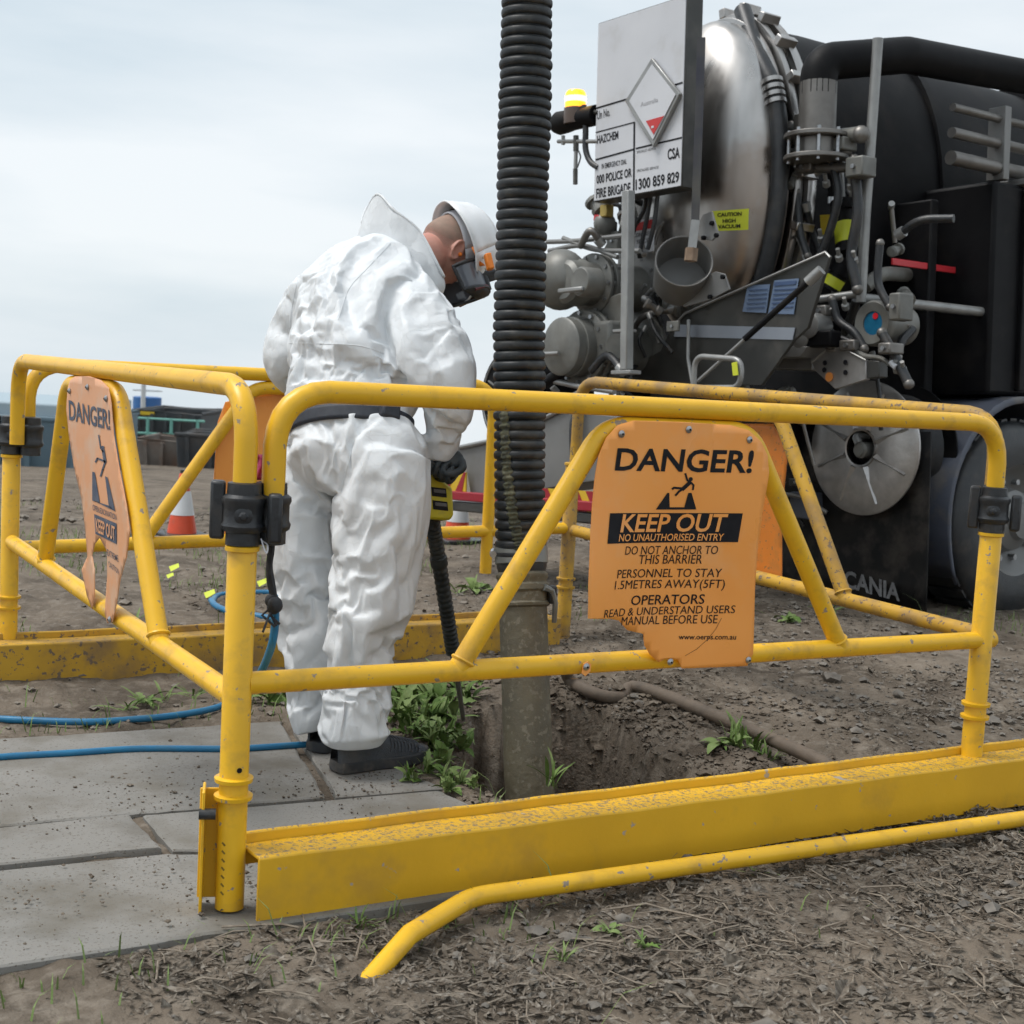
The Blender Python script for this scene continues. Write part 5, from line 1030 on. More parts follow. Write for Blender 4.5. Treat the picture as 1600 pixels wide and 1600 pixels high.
def weed(label, px, py, size, n, kind, group, lift=.45, z=None):
    p = onz(px, py, 0); p[2] = float(ground_z(p[0], p[1])) if z is None else z
    if poly_sd(p[0], p[1], SLAB_POLY) < 0: p[2] = .002
    t = thing('weed', label, 'weed', p, group)
    for k in range(n):
        kk = 2 if rng.random() < .45 else kind; o = bpy.data.objects.new('leaf', LM[kk][int(rng.random() < .55)]); COL.objects.link(o); o.parent = t; s = size * rng.uniform(.55, 1.15)
        o.rotation_euler = (rng.normal(0, .25), -rng.uniform(-.15, lift) * 1.6, 2.399 * k + rng.normal(0, .3)); o.scale = (s, s, s); o.location = (rng.normal(0, size * .12), rng.normal(0, size * .12), rng.uniform(0, size * .10))
ORD = ['first', 'second', 'third', 'fourth', 'fifth', 'sixth', 'seventh', 'eighth', 'ninth']
def weed_rows(rows, look, where, group, lift=.45):
    """rows: list of (row phrase, plants); each plant is told apart by its row and its place in it"""
    for phrase, plants in rows:
        plants = sorted(plants)
        for i, (px, py, s, n, k) in enumerate(plants):
            nm = (look[k] + ' ' + where) if len(plants) == 1 else '%s, %s from left %s' % (look[k], ORD[i], where)
            weed((nm + (' ' + phrase if phrase else '')).strip(), px, py, s * 1.18, int(n * 1.25), k, group, lift)
LK1 = {0: 'jagged green weed', 1: 'broad-leaved green weed', 2: 'thin feathery weed'}
weed_rows([('in the rearmost row', [(630, 1092, .10, 12, 0), (655, 1084, .10, 12, 1), (682, 1080, .09, 12, 0), (712, 1080, .08, 11, 1), (748, 1078, .07, 11, 0)]),
           ('in the second row back', [(618, 1112, .11, 13, 0), (642, 1108, .11, 14, 0), (672, 1104, .10, 14, 1), (702, 1104, .08, 13, 0), (730, 1100, .07, 12, 1)]),
           ('in the row behind the shoe', [(624, 1134, .11, 14, 0), (650, 1130, .10, 14, 0), (680, 1130, .09, 14, 1), (708, 1128, .07, 13, 1)]),
           ('in the row beside the cuff', [(640, 1154, .09, 14, 0), (668, 1156, .08, 14, 1), (694, 1154, .07, 14, 1), (716, 1156, .06, 13, 0)]),
           ('in the row beside the toe', [(674, 1180, .07, 14, 1), (698, 1178, .065, 14, 0), (718, 1182, .055, 13, 1), (690, 1200, .06, 14, 1), (722, 1204, .05, 12, 0)]),
           ('in the low row nearest the beam', [(668, 1216, .055, 14, 0), (694, 1222, .055, 14, 1), (640, 1222, .05, 12, 1), (716, 1228, .05, 14, 1), (738, 1238, .045, 13, 0), (700, 1240, .045, 13, 1)])], LK1, 'beside the hole', 'weeds between the path and the hole', .75)
weed_rows([('', [(1165, 1190, .10, 14, 2), (1185, 1196, .08, 12, 2), (1130, 1202, .07, 12, 1), (1150, 1206, .06, 10, 1), (1200, 1205, .06, 10, 2)])], LK1, 'in the clump right of the hole', 'small weeds in the soil right of the hole', .7)
weed('thin pale sprout standing in front of the muddy tube', 860, 1262, .10, 9, 2, 'single sprout', .9, z=.05)
weed_rows([('', [(200, 1106, .07, 9, 2), (228, 1100, .08, 9, 0), (258, 1094, .07, 9, 2), (300, 1087, .07, 9, 2), (420, 1098, .08, 9, 1), (445, 1092, .08, 9, 0)])], LK1, 'along the far-left beam', 'weeds under the far-left beam')
weed_rows([('left of the man', [(210, 985, .08, 8, 2), (250, 992, .07, 8, 2)]), ('left of the big hose', [(718, 936, .08, 8, 2), (740, 930, .10, 10, 1)]), ('by the truck', [(1165, 970, .10, 10, 2), (1230, 985, .08, 9, 1), (1300, 975, .12, 10, 2)])], LK1, 'on open dirt', 'weeds growing on the open yard')
weed_rows([('', [(560, 1432, .045, 9, 2), (700, 1430, .035, 9, 2), (880, 1480, .045, 9, 2), (955, 1438, .035, 9, 1), (1000, 1465, .04, 9, 0), (1180, 1350, .05, 7, 2)])], {0: 'tiny jagged weed', 1: 'tiny broad-leaved weed', 2: 'tiny feathery weed'}, 'in bark litter before the beam', 'weeds in the litter before the beam')
# short grass blades nobody could count
m = MB()
def blade(m, p, s):
    a = rng.uniform(0, 6.28); u = np.array([math.cos(a), math.sin(a), 0]); v = np.array([-u[1], u[0], 0]) * .0022; l = rng.uniform(.3, .9); m.add([p - v, p + v, p + u * s * l * .4 + np.array([0, 0, s * .6]) + v * .7, p + u * s * l * .4 + np.array([0, 0, s * .6]) - v * .7, p + u * s * l + np.array([0, 0, s * .85])], [(0, 1, 2, 3), (3, 2, 4)])
kg = lambda x, y: ((poly_sd(x, y, SLAB_POLY) > .0) & (poly_sd(x, y, HOLE) > .02)) * (np.exp(-np.maximum(poly_sd(x, y, SLAB_POLY), 0) / .12) * (x < 1.25) + .5 * (fbm(x * 1.6, y * 1.6, octv=2, seed=55) > .45) * (y > 1.6) + .10 * (fbm(x * 5, y * 5, octv=2, seed=56) > .6) * (y < -.05))
single('grass', scatter(5000, (-.6, 7, -1.0, 8), kg, .04, blade), LEAFS[1], 'short grass blades sprouting round the slabs and yard', 'grass', kind='stuff', smooth=None)
# ================================================================== the man at work
CAMR, CAMU, CAMF = CR[0], CR[1], CR[2]
def cv(r, u, f): return nrm(CAMR * r + np.array([0, 0, 1.0]) * u + FWD * f)
LAT = nrm(RGT * .89 - FWD * .45)                       # towards his right hand
def loft(m, rings, seg=36, lat=LAT):
    """rings: (centre, half width, half depth); closed at both ends"""
    n = len(rings); V = []
    C_ = [np.array(r[0], float) for r in rings]
    for i, (c, a, b) in enumerate(rings):
        t = nrm(C_[min(i + 1, n - 1)] - C_[max(i - 1, 0)]); u = nrm(lat - t * (lat @ t)); v = np.cross(t, u)
        for k in range(seg):
            q = 2 * math.pi * k / seg; V.append(C_[i] + u * a * math.cos(q) + v * b * math.sin(q))
    F = [(i * seg + k, i * seg + (k + 1) % seg, (i + 1) * seg + (k + 1) % seg, (i + 1) * seg + k) for i in range(n - 1) for k in range(seg)]
    F += [tuple(range(seg))[::-1], tuple(range((n - 1) * seg, n * seg))]; m.add(V, F)
def smooth_rings(r, n=5):
    c = catmull([np.array([*x[0], x[1], x[2]]) for x in r], n); return [(q[:3], q[3], q[4]) for q in c]
TORSO = [(P(548, 752, 4.05), .175, .135), (P(549, 725, 4.05), .205, .160), (P(549, 702, 4.055), .204, .160), (P(546, 668, 4.07), .178, .133), (P(546, 625, 4.10), .196, .148), (P(553, 540, 4.16), .212, .150),
         (P(566, 480, 4.21), .222, .150), (P(580, 440, 4.26), .205, .130), (P(602, 416, 4.30), .145, .098), (P(632, 402, 4.34), .080, .075)]
LEGL = [(P(492, 712, 4.12), .100, .120), (P(482, 790, 4.13), .105, .115), (P(480, 870, 4.13), .096, .105), (P(486, 940, 4.13), .086, .095), (P(486, 1010, 4.14), .080, .088), (P(486, 1070, 4.14), .068, .075), (P(488, 1112, 4.14), .062, .07), (P(494, 1140, 4.14), .052, .065)]
LEGR = [(P(606, 712, 3.99), .105, .125), (P(596, 790, 3.97), .122, .125), (P(586, 860, 3.96), .114, .118), (P(580, 920, 3.95), .112, .112), (P(566, 985, 3.95), .098, .102), (P(561, 1045, 3.95), .090, .096), (P(556, 1100, 3.94), .092, .100), (P(553, 1140, 3.94), .090, .098), (P(552, 1166, 3.94), .070, .080)]
ARMR = [(P(620, 470, 4.18), .100, .100), (P(658, 498, 4.11), .098, .098), (P(690, 548, 4.05), .080, .088), (P(699, 605, 4.03), .072, .080), (P(698, 650, 4.06), .058, .062), (P(692, 695, 4.09), .040, .044), (P(690, 722, 4.10), .032, .034)]
ARML = [(P(535, 448, 4.32), .100, .100), (P(496, 464, 4.37), .090, .092), (P(470, 508, 4.41), .076, .082), (P(462, 548, 4.45), .076, .080), (P(505, 580, 4.58), .064, .068), (P(560, 600, 4.70), .050, .054), (P(596, 612, 4.78), .036, .038)]
LIMBS = [TORSO, LEGL, LEGR, ARMR, ARML]
def eval_mesh(o):
    dg = bpy.context.evaluated_depsgraph_get(); return bpy.data.meshes.new_from_object(o.evaluated_get(dg))
def raw_obj(name, mb):
    me = bpy.data.meshes.new(name); me.from_pydata(mb.v, [], mb.f); me.update(); o = bpy.data.objects.new(name, me); COL.objects.link(o); return o
def union(mb, voxel, sm=6):
    o = raw_obj('union', mb)
    r = o.modifiers.new('r', 'REMESH'); r.mode = 'VOXEL'; r.voxel_size = voxel
    s = o.modifiers.new('s', 'SMOOTH'); s.factor = .5; s.iterations = sm
    me = eval_mesh(o); bpy.data.objects.remove(o); return me
def limbs(k, grow=0.0, drop=0):
    m = MB()
    for L_ in LIMBS: loft(m, [(c, a * k + grow, b * k + grow) for c, a, b in smooth_rings(L_)])
    return m
SIM_FRAMES = 22; HOLD = .04; GROW = -.085; BEND = .7; GRAV = 5.0; VOX = .0135
def sew_coverall():
    """paper coverall: cut a little too large for the body, then let it settle so that it creases by itself"""
    me = union(limbs(1.0, .004), VOX, 5)
    o = bpy.data.objects.new('coverall_cut', me); COL.objects.link(o)
    body = raw_obj('form', limbs(.86, -.004)); bm_ = union(limbs(.86, -.004), .03, 3); body.data = bm_
    cm = body.modifiers.new('c', 'COLLISION'); body.collision.thickness_outer = .004; body.collision.cloth_friction = 12; body.collision.damping = .5
    A = np.array([v.co[:] for v in me.vertices]); vg = o.vertex_groups.new(name='pin')
    def near(c, r): return np.where(np.linalg.norm(A - np.array(c), axis=1) < r)[0]
    idx = set()
    for c, r in ((ARMR[-1][0], .075), (ARML[-1][0], .08), (LEGL[-1][0], .085), (LEGR[-1][0], .095), (TORSO[-1][0], .13)): idx |= set(near(c, r).tolist())
    wz = P(546, 668, 4.07); upv = nrm(P(553, 560, 4.15) - P(548, 715, 4.05)); dz = (A - wz) @ upv; rad = np.linalg.norm((A - wz) - np.outer(dz, upv), axis=1)
    idx |= set(np.where((np.abs(dz) < .022) & (rad < .23))[0].tolist())
    vg.add(list(range(len(A))), HOLD, 'REPLACE'); vg.add([int(i) for i in idx], 1.0, 'REPLACE')
    cl_ = o.modifiers.new('cloth', 'CLOTH'); st = cl_.settings
    st.quality = 4; st.mass = .12; st.tension_stiffness = 60; st.compression_stiffness = 60; st.shear_stiffness = 25; st.bending_stiffness = BEND
    st.tension_damping = 12; st.compression_damping = 12; st.shear_damping = 12; st.bending_damping = 1.0; st.air_damping = 3
    st.vertex_group_mass = 'pin'; st.pin_stiffness = 1; st.shrink_min = GROW; st.shrink_max = -.125
    sg_ = o.vertex_groups.new(name='loose'); leg_ = np.where(A @ np.array([0, 0, 1.0]) < P(548, 745, 4.05)[2])[0]; sg_.add([int(i) for i in leg_], 1.0, 'REPLACE'); st.vertex_group_shrink = 'loose'
    cl_.collision_settings.use_collision = True; cl_.collision_settings.distance_min = .004; cl_.collision_settings.use_self_collision = False; cl_.collision_settings.collision_quality = 2
    cl_.point_cache.frame_start = 1; cl_.point_cache.frame_end = SIM_FRAMES
    S.gravity = (0, 0, -GRAV); S.use_gravity = True
    S.render.fps = 24; st.time_scale = 1.0
    for f in range(1, SIM_FRAMES + 1): S.frame_set(f)
    res = eval_mesh(o); S.frame_set(1)
    bpy.data.objects.remove(o); bpy.data.objects.remove(body); return res

def unsharp(me, k=.85, it=6):
    """draw the creases crisper: push every vertex away from its smoothed place"""
    n = len(me.vertices); A = np.empty(n * 3); me.vertices.foreach_get('co', A); A = A.reshape(-1, 3)
    E_ = np.empty(len(me.edges) * 2, int); me.edges.foreach_get('vertices', E_); E_ = E_.reshape(-1, 2)
    deg = np.bincount(E_.ravel(), minlength=n)[:, None]; B = A.copy()
    for _ in range(it):
        s_ = np.zeros_like(B); np.add.at(s_, E_[:, 0], B[E_[:, 1]]); np.add.at(s_, E_[:, 1], B[E_[:, 0]]); B = .5 * B + .5 * s_ / np.maximum(deg, 1)
    d = A - B; L_ = np.linalg.norm(d, axis=1, keepdims=True); A = A + d * k * np.minimum(1, .02 / np.maximum(L_, 1e-6))
    me.vertices.foreach_set('co', A.ravel()); me.update()
def paper_material():
    m = bpy.data.materials.new('white_paper_fabric'); m.use_nodes = True; nt = m.node_tree; N = nt.nodes; L = nt.links.new; b = N['Principled BSDF']
    g_ = N.new('ShaderNodeNewGeometry')
    w1 = N.new('ShaderNodeTexNoise'); w1.inputs['Scale'].default_value = 7; w1.inputs['Detail'].default_value = 2; L(g_.outputs['Position'], w1.inputs['Vector'])
    mixv = N.new('ShaderNodeMix'); mixv.data_type = 'VECTOR'; mixv.inputs[0].default_value = .10; L(g_.outputs['Position'], mixv.inputs[4]); L(w1.outputs['Color'], mixv.inputs[5])
    hs = []
    for sc, wt, st in ((8, 1.0, (1, 1, .5)), (17, .8, (1, 1, .6)), (38, .5, (1, 1, .8))):      # flat facets meeting in straight creases
        mp_ = N.new('ShaderNodeMapping'); mp_.inputs['Scale'].default_value = st; mp_.inputs['Rotation'].default_value = (.3, .5, .2); L(mixv.outputs[1], mp_.inputs['Vector'])
        v_ = N.new('ShaderNodeTexVoronoi'); v_.inputs['Scale'].default_value = sc; L(mp_.outputs[0], v_.inputs['Vector'])
        df = N.new('ShaderNodeVectorMath'); df.operation = 'SUBTRACT'; L(mp_.outputs[0], df.inputs[0]); L(v_.outputs['Position'], df.inputs[1])
        cc_ = N.new('ShaderNodeVectorMath'); cc_.operation = 'SUBTRACT'; L(v_.outputs['Color'], cc_.inputs[0]); cc_.inputs[1].default_value = (.5, .5, .5)
        dt = N.new('ShaderNodeVectorMath'); dt.operation = 'DOT_PRODUCT'; L(df.outputs[0], dt.inputs[0]); L(cc_.outputs[0], dt.inputs[1])
        a3 = N.new('ShaderNodeMath'); a3.operation = 'MULTIPLY'; L(dt.outputs['Value'], a3.inputs[0]); a3.inputs[1].default_value = wt; hs.append(a3.outputs[0])
    s1 = N.new('ShaderNodeMath'); s1.operation = 'ADD'; L(hs[0], s1.inputs[0]); L(hs[1], s1.inputs[1]); s2 = N.new('ShaderNodeMath'); s2.operation = 'ADD'; L(s1.outputs[0], s2.inputs[0]); L(hs[2], s2.inputs[1])
    bp = N.new('ShaderNodeBump'); bp.inputs['Strength'].default_value = .6; bp.inputs['Distance'].default_value = .42; L(s2.outputs[0], bp.inputs['Height']); L(bp.outputs[0], b.inputs['Normal'])
    d_ = N.new('ShaderNodeTexNoise'); d_.inputs['Scale'].default_value = 5; d_.inputs['Detail'].default_value = 4; L(g_.outputs['Position'], d_.inputs['Vector'])
    r = N.new('ShaderNodeValToRGB'); r.color_ramp.elements[0].position = .35; r.color_ramp.elements[0].color = (.71, .735, .755, 1); r.color_ramp.elements[1].position = .75; r.color_ramp.elements[1].color = (.67, .69, .705, 1); L(d_.outputs['Fac'], r.inputs['Fac']); L(r.outputs[0], b.inputs['Base Color'])
    b.inputs['Roughness'].default_value = .5; b.inputs['Specular IOR Level'].default_value = .35; b.inputs['Subsurface Weight'].default_value = 0.0
    return m
PAPER = paper_material()
foot_z = 0.004
person = thing('person', 'person in white hooded coverall and white helmet bending over the hole', 'person', tuple((onz(560, 1205) + onz(500, 1180)) / 2))
def person_mesh(name, me, mt_, parent=None, sub=0, label=None):
    me.materials.clear(); me.materials.append(mt_); me.name = name
    me.transform(WM[person.name].inverted())
    for p in me.polygons: p.use_smooth = True
    o = bpy.data.objects.new(name, me); COL.objects.link(o); o.parent = parent or person; WM[o.name] = WM[person.name]
    if sub: q = o.modifiers.new('smooth', 'SUBSURF'); q.levels = q.render_levels = sub
    if label: o['label'] = label
    return o
# --- body: one continuous skin from head to ankles
HU = cv(.62, .70, .30); HF = cv(.60, -.66, .45); HF = nrm(HF - HU * (HF @ HU)); HX = np.cross(HF, HU); HC = P(700, 390, 4.42)
def hp(x, y, z): return HC + HX * x + HF * y + HU * z
def head_form(m):
    nu, nv = 48, 36; V = []
    for i in range(nv + 1):
        th_ = math.pi * i / nv
        for k in range(nu):
            a = 2 * math.pi * k / nu; x, y, z = math.sin(th_) * math.cos(a), math.sin(th_) * math.sin(a), math.cos(th_)
            X, Y, Z = .076 * x, .097 * y, .116 * z
            if z < 0: X *= 1 - .24 * (-z) ** 1.3; Y *= 1 - .10 * (-z)
            if z < 0 and y < 0: Y *= 1 - .35 * (-z)                                       # nape
            Y += .022 * math.exp(-((x / .20) ** 2 + ((z + .18) / .16) ** 2)) * (y > 0)          # nose
            Y -= .009 * (y > 0) * (math.exp(-(((x - .42) / .2) ** 2 + ((z - .06) / .12) ** 2)) + math.exp(-(((x + .42) / .2) ** 2 + ((z - .06) / .12) ** 2)))   # eye sockets
            Y += .006 * (y > 0) * math.exp(-((x / .7) ** 2 + ((z - .22) / .10) ** 2))           # brow
            Y += .008 * (y > 0) * math.exp(-((x / .3) ** 2 + ((z + .50) / .06) ** 2))           # lips
            Y += .012 * (y > 0) * math.exp(-((x / .35) ** 2 + ((z + .80) / .14) ** 2))          # chin
            V.append(hp(X, Y, Z))
    m.add(V, [(i * nu + k, (i + 1) * nu + k, (i + 1) * nu + (k + 1) % nu, i * nu + (k + 1) % nu) for i in range(nv) for k in range(nu)])
m = limbs(.80, -.006)
head_form(m)
loft(m, [(P(600, 420, 4.30), .10, .08), (P(636, 402, 4.33), .075, .070), (P(668, 398, 4.37), .064, .064), (hp(0, -.018, -.045), .060, .062)], 24)
for sgn in (1, -1):
    for (y, z, r) in ((-.004, -.004, .0)  ,):
        ring = [hp(sgn * (.079 + .006 * math.sin(a * .5)), -.012 + .017 * math.cos(a) - .004 * math.sin(a), -.006 + .031 * math.sin(a)) for a in np.linspace(0, 2 * math.pi, 21)[:-1]]
        m.tube(ring, .0052, 8, closed=True)
    m.ell(hp(sgn * .073, -.008, -.008), (.006, .013, .024), (HX, HF, HU), 14, 8); m.ell(hp(sgn * .078, -.004, -.034), (.005, .008, .009), (HX, HF, HU), 12, 8)
SKIN = mat('skin', (.56, .31, .235), (.60, .27, .21), rough=.5, scale=9, sss=.12, bump=.06, bscale=200, dirt=(.48, .17, .13), dirtscale=12, dirtamt=.4)
body = person_mesh('body', union(m, .0052, 3), SKIN)
# stubble: a close cap over the back and sides of the skull
nu, nv = 40, 14; Pm = np.zeros((nu + 1, nv + 1, 3))
for i in range(nu + 1):
    a = math.radians(-200 + 220 * i / nu)                              # from his right temple round the back to the left
    for j in range(nv + 1):
        z = .085 - (.085 + .012 + .040 * max(0, -math.sin(a))) * j / nv; k = math.sqrt(max(0, 1 - (z / .116) ** 2)); nap = (1 - .35 * (-z / .116)) if (z < 0 and math.sin(a) < 0) else 1; jw = 1 - .24 * max(0, -z / .116) ** 1.3
        Pm[i, j] = hp(math.cos(a) * (.0775 * k) * jw, math.sin(a) * (.0985 * k) * nap, z)
HAIR = mat('stubble_hair', (.30, .215, .165), (.37, .24, .185), rough=.8, scale=60, bump=.4, bscale=500)
hr = part('hair', MB().grid(Pm), HAIR, person, smooth=180)
fa = hr.data.attributes.new('fade', 'FLOAT', 'POINT')
fa.data.foreach_set('value', [float(min(1, (nv - j) / 7.0) * min(1, (nu - i) / 5.0 + .0) * min(1, i / 5.0)) for i in range(nu + 1) for j in range(nv + 1)])
hn = HAIR.node_tree.nodes; at_ = hn.new('ShaderNodeAttribute'); at_.attribute_name = 'fade'; HAIR.node_tree.links.new(at_.outputs['Fac'], hn['Principled BSDF'].inputs['Alpha'])
for sgn in (1, -1): part('ear_plug', MB().ell(hp(sgn * .087, .002, -.010), (.006, .0065, .0065)), mat('orange_foam', (.95, .24, .03), rough=.6), person)
# --- coverall
def crease(me, T=.72, it=14, vit=14):
    """stiffen the cloth like paper: gather facing directions into flat facets that meet in crisp folds"""
    o = bpy.data.objects.new('crease', me); COL.objects.link(o); q = o.modifiers.new('s', 'SUBSURF'); q.levels = q.render_levels = 1; q = o.modifiers.new('t', 'TRIANGULATE'); m2 = eval_mesh(o); bpy.data.objects.remove(o)
    n = len(m2.vertices); V = np.empty(n * 3); m2.vertices.foreach_get('co', V); V = V.reshape(-1, 3); F = np.empty(len(m2.polygons) * 3, int); m2.polygons.foreach_get('vertices', F); F = F.reshape(-1, 3); nf = len(F)
    E_ = np.sort(np.concatenate([F[:, [0, 1]], F[:, [1, 2]], F[:, [2, 0]]]), 1); key = E_[:, 0] * n + E_[:, 1]; fi = np.tile(np.arange(nf), 3); od = np.argsort(key, kind='stable'); ks, fs = key[od], fi[od]; same = ks[1:] == ks[:-1]; A_, B_ = fs[:-1][same], fs[1:][same]
    N_ = np.cross(V[F[:, 1]] - V[F[:, 0]], V[F[:, 2]] - V[F[:, 0]]); ar = np.linalg.norm(N_, axis=1, keepdims=True); N_ /= np.maximum(ar, 1e-12); ar = ar / ar.mean()
    for _ in range(it):
        wq = np.maximum((N_[A_] * N_[B_]).sum(1, keepdims=True) - T, 0) ** 2; S_ = N_ * ar * (1 - T) ** 2
        for k in range(3): S_[:, k] += np.bincount(A_, (wq * N_[B_] * ar[B_])[:, k], nf) + np.bincount(B_, (wq * N_[A_] * ar[A_])[:, k], nf)
        N_ = S_ / np.maximum(np.linalg.norm(S_, axis=1, keepdims=True), 1e-12)
    deg = np.bincount(F.ravel(), minlength=n)[:, None]
    for _ in range(vit):
        c = V[F].mean(1); dV = np.zeros_like(V)
        for j in range(3):
            d = N_ * ((c - V[F[:, j]]) * N_).sum(1, keepdims=True)
            for k in range(3): dV[:, k] += np.bincount(F[:, j], d[:, k], n)
        V += dV / np.maximum(deg, 1)
    m2.vertices.foreach_set('co', V.ravel()); m2.update(); return m2
suit = sew_coverall(); unsharp(suit, .9, 4); suit = crease(suit, .93, 30, 24)
cov = person_mesh('coverall', suit, PAPER)
def seam(pts, r=.0013):
    """stitched seam line lying on the suit"""
    from mathutils.bvhtree import BVHTree
    bv = BVHTree.FromPolygons([v.co for v in suit.vertices], [p.vertices[:] for p in suit.polygons]); iw = np.array(WM[person.name])[:3, 3]; o = []
    for (x, y) in catmull([np.array([*p, 0.0]) for p in pts], 10) and [q[:2] for q in catmull([np.array([*p, 0.0]) for p in pts], 10)]:
        d = ray(x, y); h = bv.ray_cast(Vector(CC - iw), Vector(nrm(d)), 9)
        if h[0] is not None: o.append(np.array(h[0]) + iw + np.array(h[1]) * .0001)
    if len(o) > 3: part('seam', MB().tube(o, r, 6), PAPER, cov)
seam([(610, 380), (575, 418), (545, 452), (528, 500)]); seam([(452, 536), (505, 537), (560, 540), (600, 552)]); seam([(700, 486), (728, 478)]); seam([(552, 690), (545, 720), (532, 765)]); seam([(470, 420), (458, 470), (452, 520)])
# --- hood thrown back off the head
base = [(560, 400, 4.32), (598, 408, 4.25), (630, 424, 4.21), (660, 444, 4.20), (688, 462, 4.23), (688, 448, 4.36), (664, 420, 4.47), (628, 404, 4.50), (584, 398, 4.42)]
top = [(566, 348, 4.36), (588, 304, 4.30), (616, 328, 4.24), (656, 362, 4.22), (692, 430, 4.225), (684, 414, 4.36), (660, 382, 4.46), (622, 350, 4.48), (578, 322, 4.43)]
nb = len(base); ns = 9; Pm = np.zeros((nb * 6 + 1, ns, 3))
def loopc(L_):
    q = [P(*p) for p in L_]; ext = q[-2:] + q + q[:3]; c = catmull(ext, 6); return c[12:12 + 6 * nb + 1]
lb_, lt_ = loopc(base), loopc(top); ctr_ = np.mean([P(*p) for p in base], 0)
for i in range(nb * 6 + 1):
    for j in range(ns):
        v = j / (ns - 1); q = lb_[i] * (1 - v) + lt_[i] * v; o_ = nrm(q - ctr_); bl = math.sin(math.pi * v) * .010; q = q + o_ * bl + o_ * .008 * float(fbm(q[0] * 11, q[1] * 16, q[2] * 12, octv=3, seed=12)) * (.3 + v); Pm[i, j] = q
hd_ = part('hood', MB().grid(Pm), PAPER, person, smooth=180); so_ = hd_.modifiers.new('thickness', 'SOLIDIFY'); so_.thickness = .003; q = hd_.modifiers.new('smooth', 'SUBSURF'); q.levels = q.render_levels = 1
part('hood_hem', MB().tube([np.array(p) for p in lt_[:-1]], .0042, 8, closed=True), PAPER, hd_)
# --- belt
wz = P(546, 671, 4.07); upv = nrm(P(553, 560, 4.15) - P(548, 715, 4.05)); u = nrm(LAT - upv * (LAT @ upv)); v = np.cross(upv, u); n = 72; Pm = np.zeros((n + 1, 5, 3))
for i in range(n + 1):
    a = 2 * math.pi * i / n
    for j in range(5): k = (j - 2) / 2; Pm[i, j] = wz + u * (.189 + .002 * math.sin(5 * a)) * math.cos(a) + v * .146 * math.sin(a) + upv * (k * .023 - .002 - .010 * math.cos(a))
BELT = mat('belt_webbing', (.018, .022, .032), (.03, .035, .047), rough=.6, scale=50)
bt = part('belt', MB().grid(Pm), BELT, person, smooth=180); bt.modifiers.new('thickness', 'SOLIDIFY').thickness = .006
q = wz + u * .186 * math.cos(-.5) + v * .145 * math.sin(-.5); part('belt_pouch', MB().box(q, (.06, .035, .05), (nrm(np.cross(upv, q - wz)), nrm(q - wz), upv)), BELT, bt, bevel=.008)
# --- helmet with its visor
HL = mat('helmet_white', (.80, .81, .82), (.76, .77, .78), rough=.28, scale=5, coat=.2, dirt=(.5, .49, .47), dirtscale=18, dirtamt=.25)
tilt = math.radians(27); KU = nrm(HU * math.cos(tilt) + HF * math.sin(tilt)); KF = nrm(HF * math.cos(tilt) - HU * math.sin(tilt)); KC = HC + HU * .040 + HF * .030
def kp(x, y, z): return KC + HX * x + KF * y + KU * z
nu, nv = 56, 18; Pm = np.zeros((nu + 1, nv + 1, 3))
for i in range(nu + 1):
    a = 2 * math.pi * i / nu
    for j in range(nv + 1):
        th_ = (math.pi / 2 + .12) * j / nv; k = math.sin(th_) ** .92 if th_ < math.pi / 2 else 1 + .10 * (th_ - math.pi / 2); z = .118 * math.cos(th_) if th_ < math.pi / 2 else -.10 * (th_ - math.pi / 2) - .014 * (j == nv)
        fl_ = .010 * max(0, (j - nv + 3) / 3) ; rdg = .004 * math.exp(-((math.cos(a) / .25) ** 2)) * math.sin(min(th_, 1.5))
        z -= .018 * max(0, math.sin(a)) * (j / nv) ** 3                                # peak dips at the front
        Pm[i, j] = kp((.112 * k + fl_ * 1.5 + rdg) * math.cos(a), (.136 * k + fl_ * (2.2 if math.sin(a) > .3 else 1) + rdg) * math.sin(a), z + rdg * .6)
hm = part('helmet', MB().grid(Pm), HL, person, smooth=180); so_ = hm.modifiers.new('thickness', 'SOLIDIFY'); so_.thickness = .004; so_.offset = -1
part('helmet_rim', MB().tube([Pm[i, nv] for i in range(nu)], .0035, 8, closed=True), HL, hm)
Pm2 = np.array([[kp(.088 * math.cos(a), .106 * math.sin(a) - .012, z - .012 * math.sin(a)) for z in (-.036, -.026, -.010, .002)] for a in np.linspace(0, 2 * math.pi, 41)])
part('head_band', MB().grid(Pm2), mat('grey_band', (.52, .53, .56), rough=.7), hm, smooth=180).modifiers.new('thickness', 'SOLIDIFY').thickness = .005
part('helmet_liner', MB().grid(np.array([[kp(.100 * math.sin(t_) * math.cos(a), .122 * math.sin(t_) * math.sin(a), .100 * math.cos(t_)) for t_ in np.linspace(.05, 1.60, 10)] for a in np.linspace(0, 2 * math.pi, 33)])), mat('liner_black', (.012, .012, .014), rough=.9), hm, smooth=180)
VIS = mat('smoked_visor', (.13, .14, .16), rough=.08, spec=.6)
VF = cv(.82, .36, .42); VU = cv(-.36, .88, .16); VU = nrm(VU - VF * (VF @ VU)); VX = np.cross(VF, VU); VC = P(709, 429, 4.40)
def vp(phi, z): k = 1 - 1.5 * max(0, -z) ; return VC + (VX * math.sin(phi) * .088 + VF * math.cos(phi) * .086) * k + VU * z
ph = np.linspace(-1.9, 1.9, 29); Pm = np.array([[vp(p, .006 - (.098 - .012 * abs(p)) * t_) for t_ in np.linspace(0, 1, 8)] for p in ph])
vs = part('visor', MB().grid(Pm), VIS, hm, smooth=180); vs.modifiers.new('thickness', 'SOLIDIFY').thickness = .002
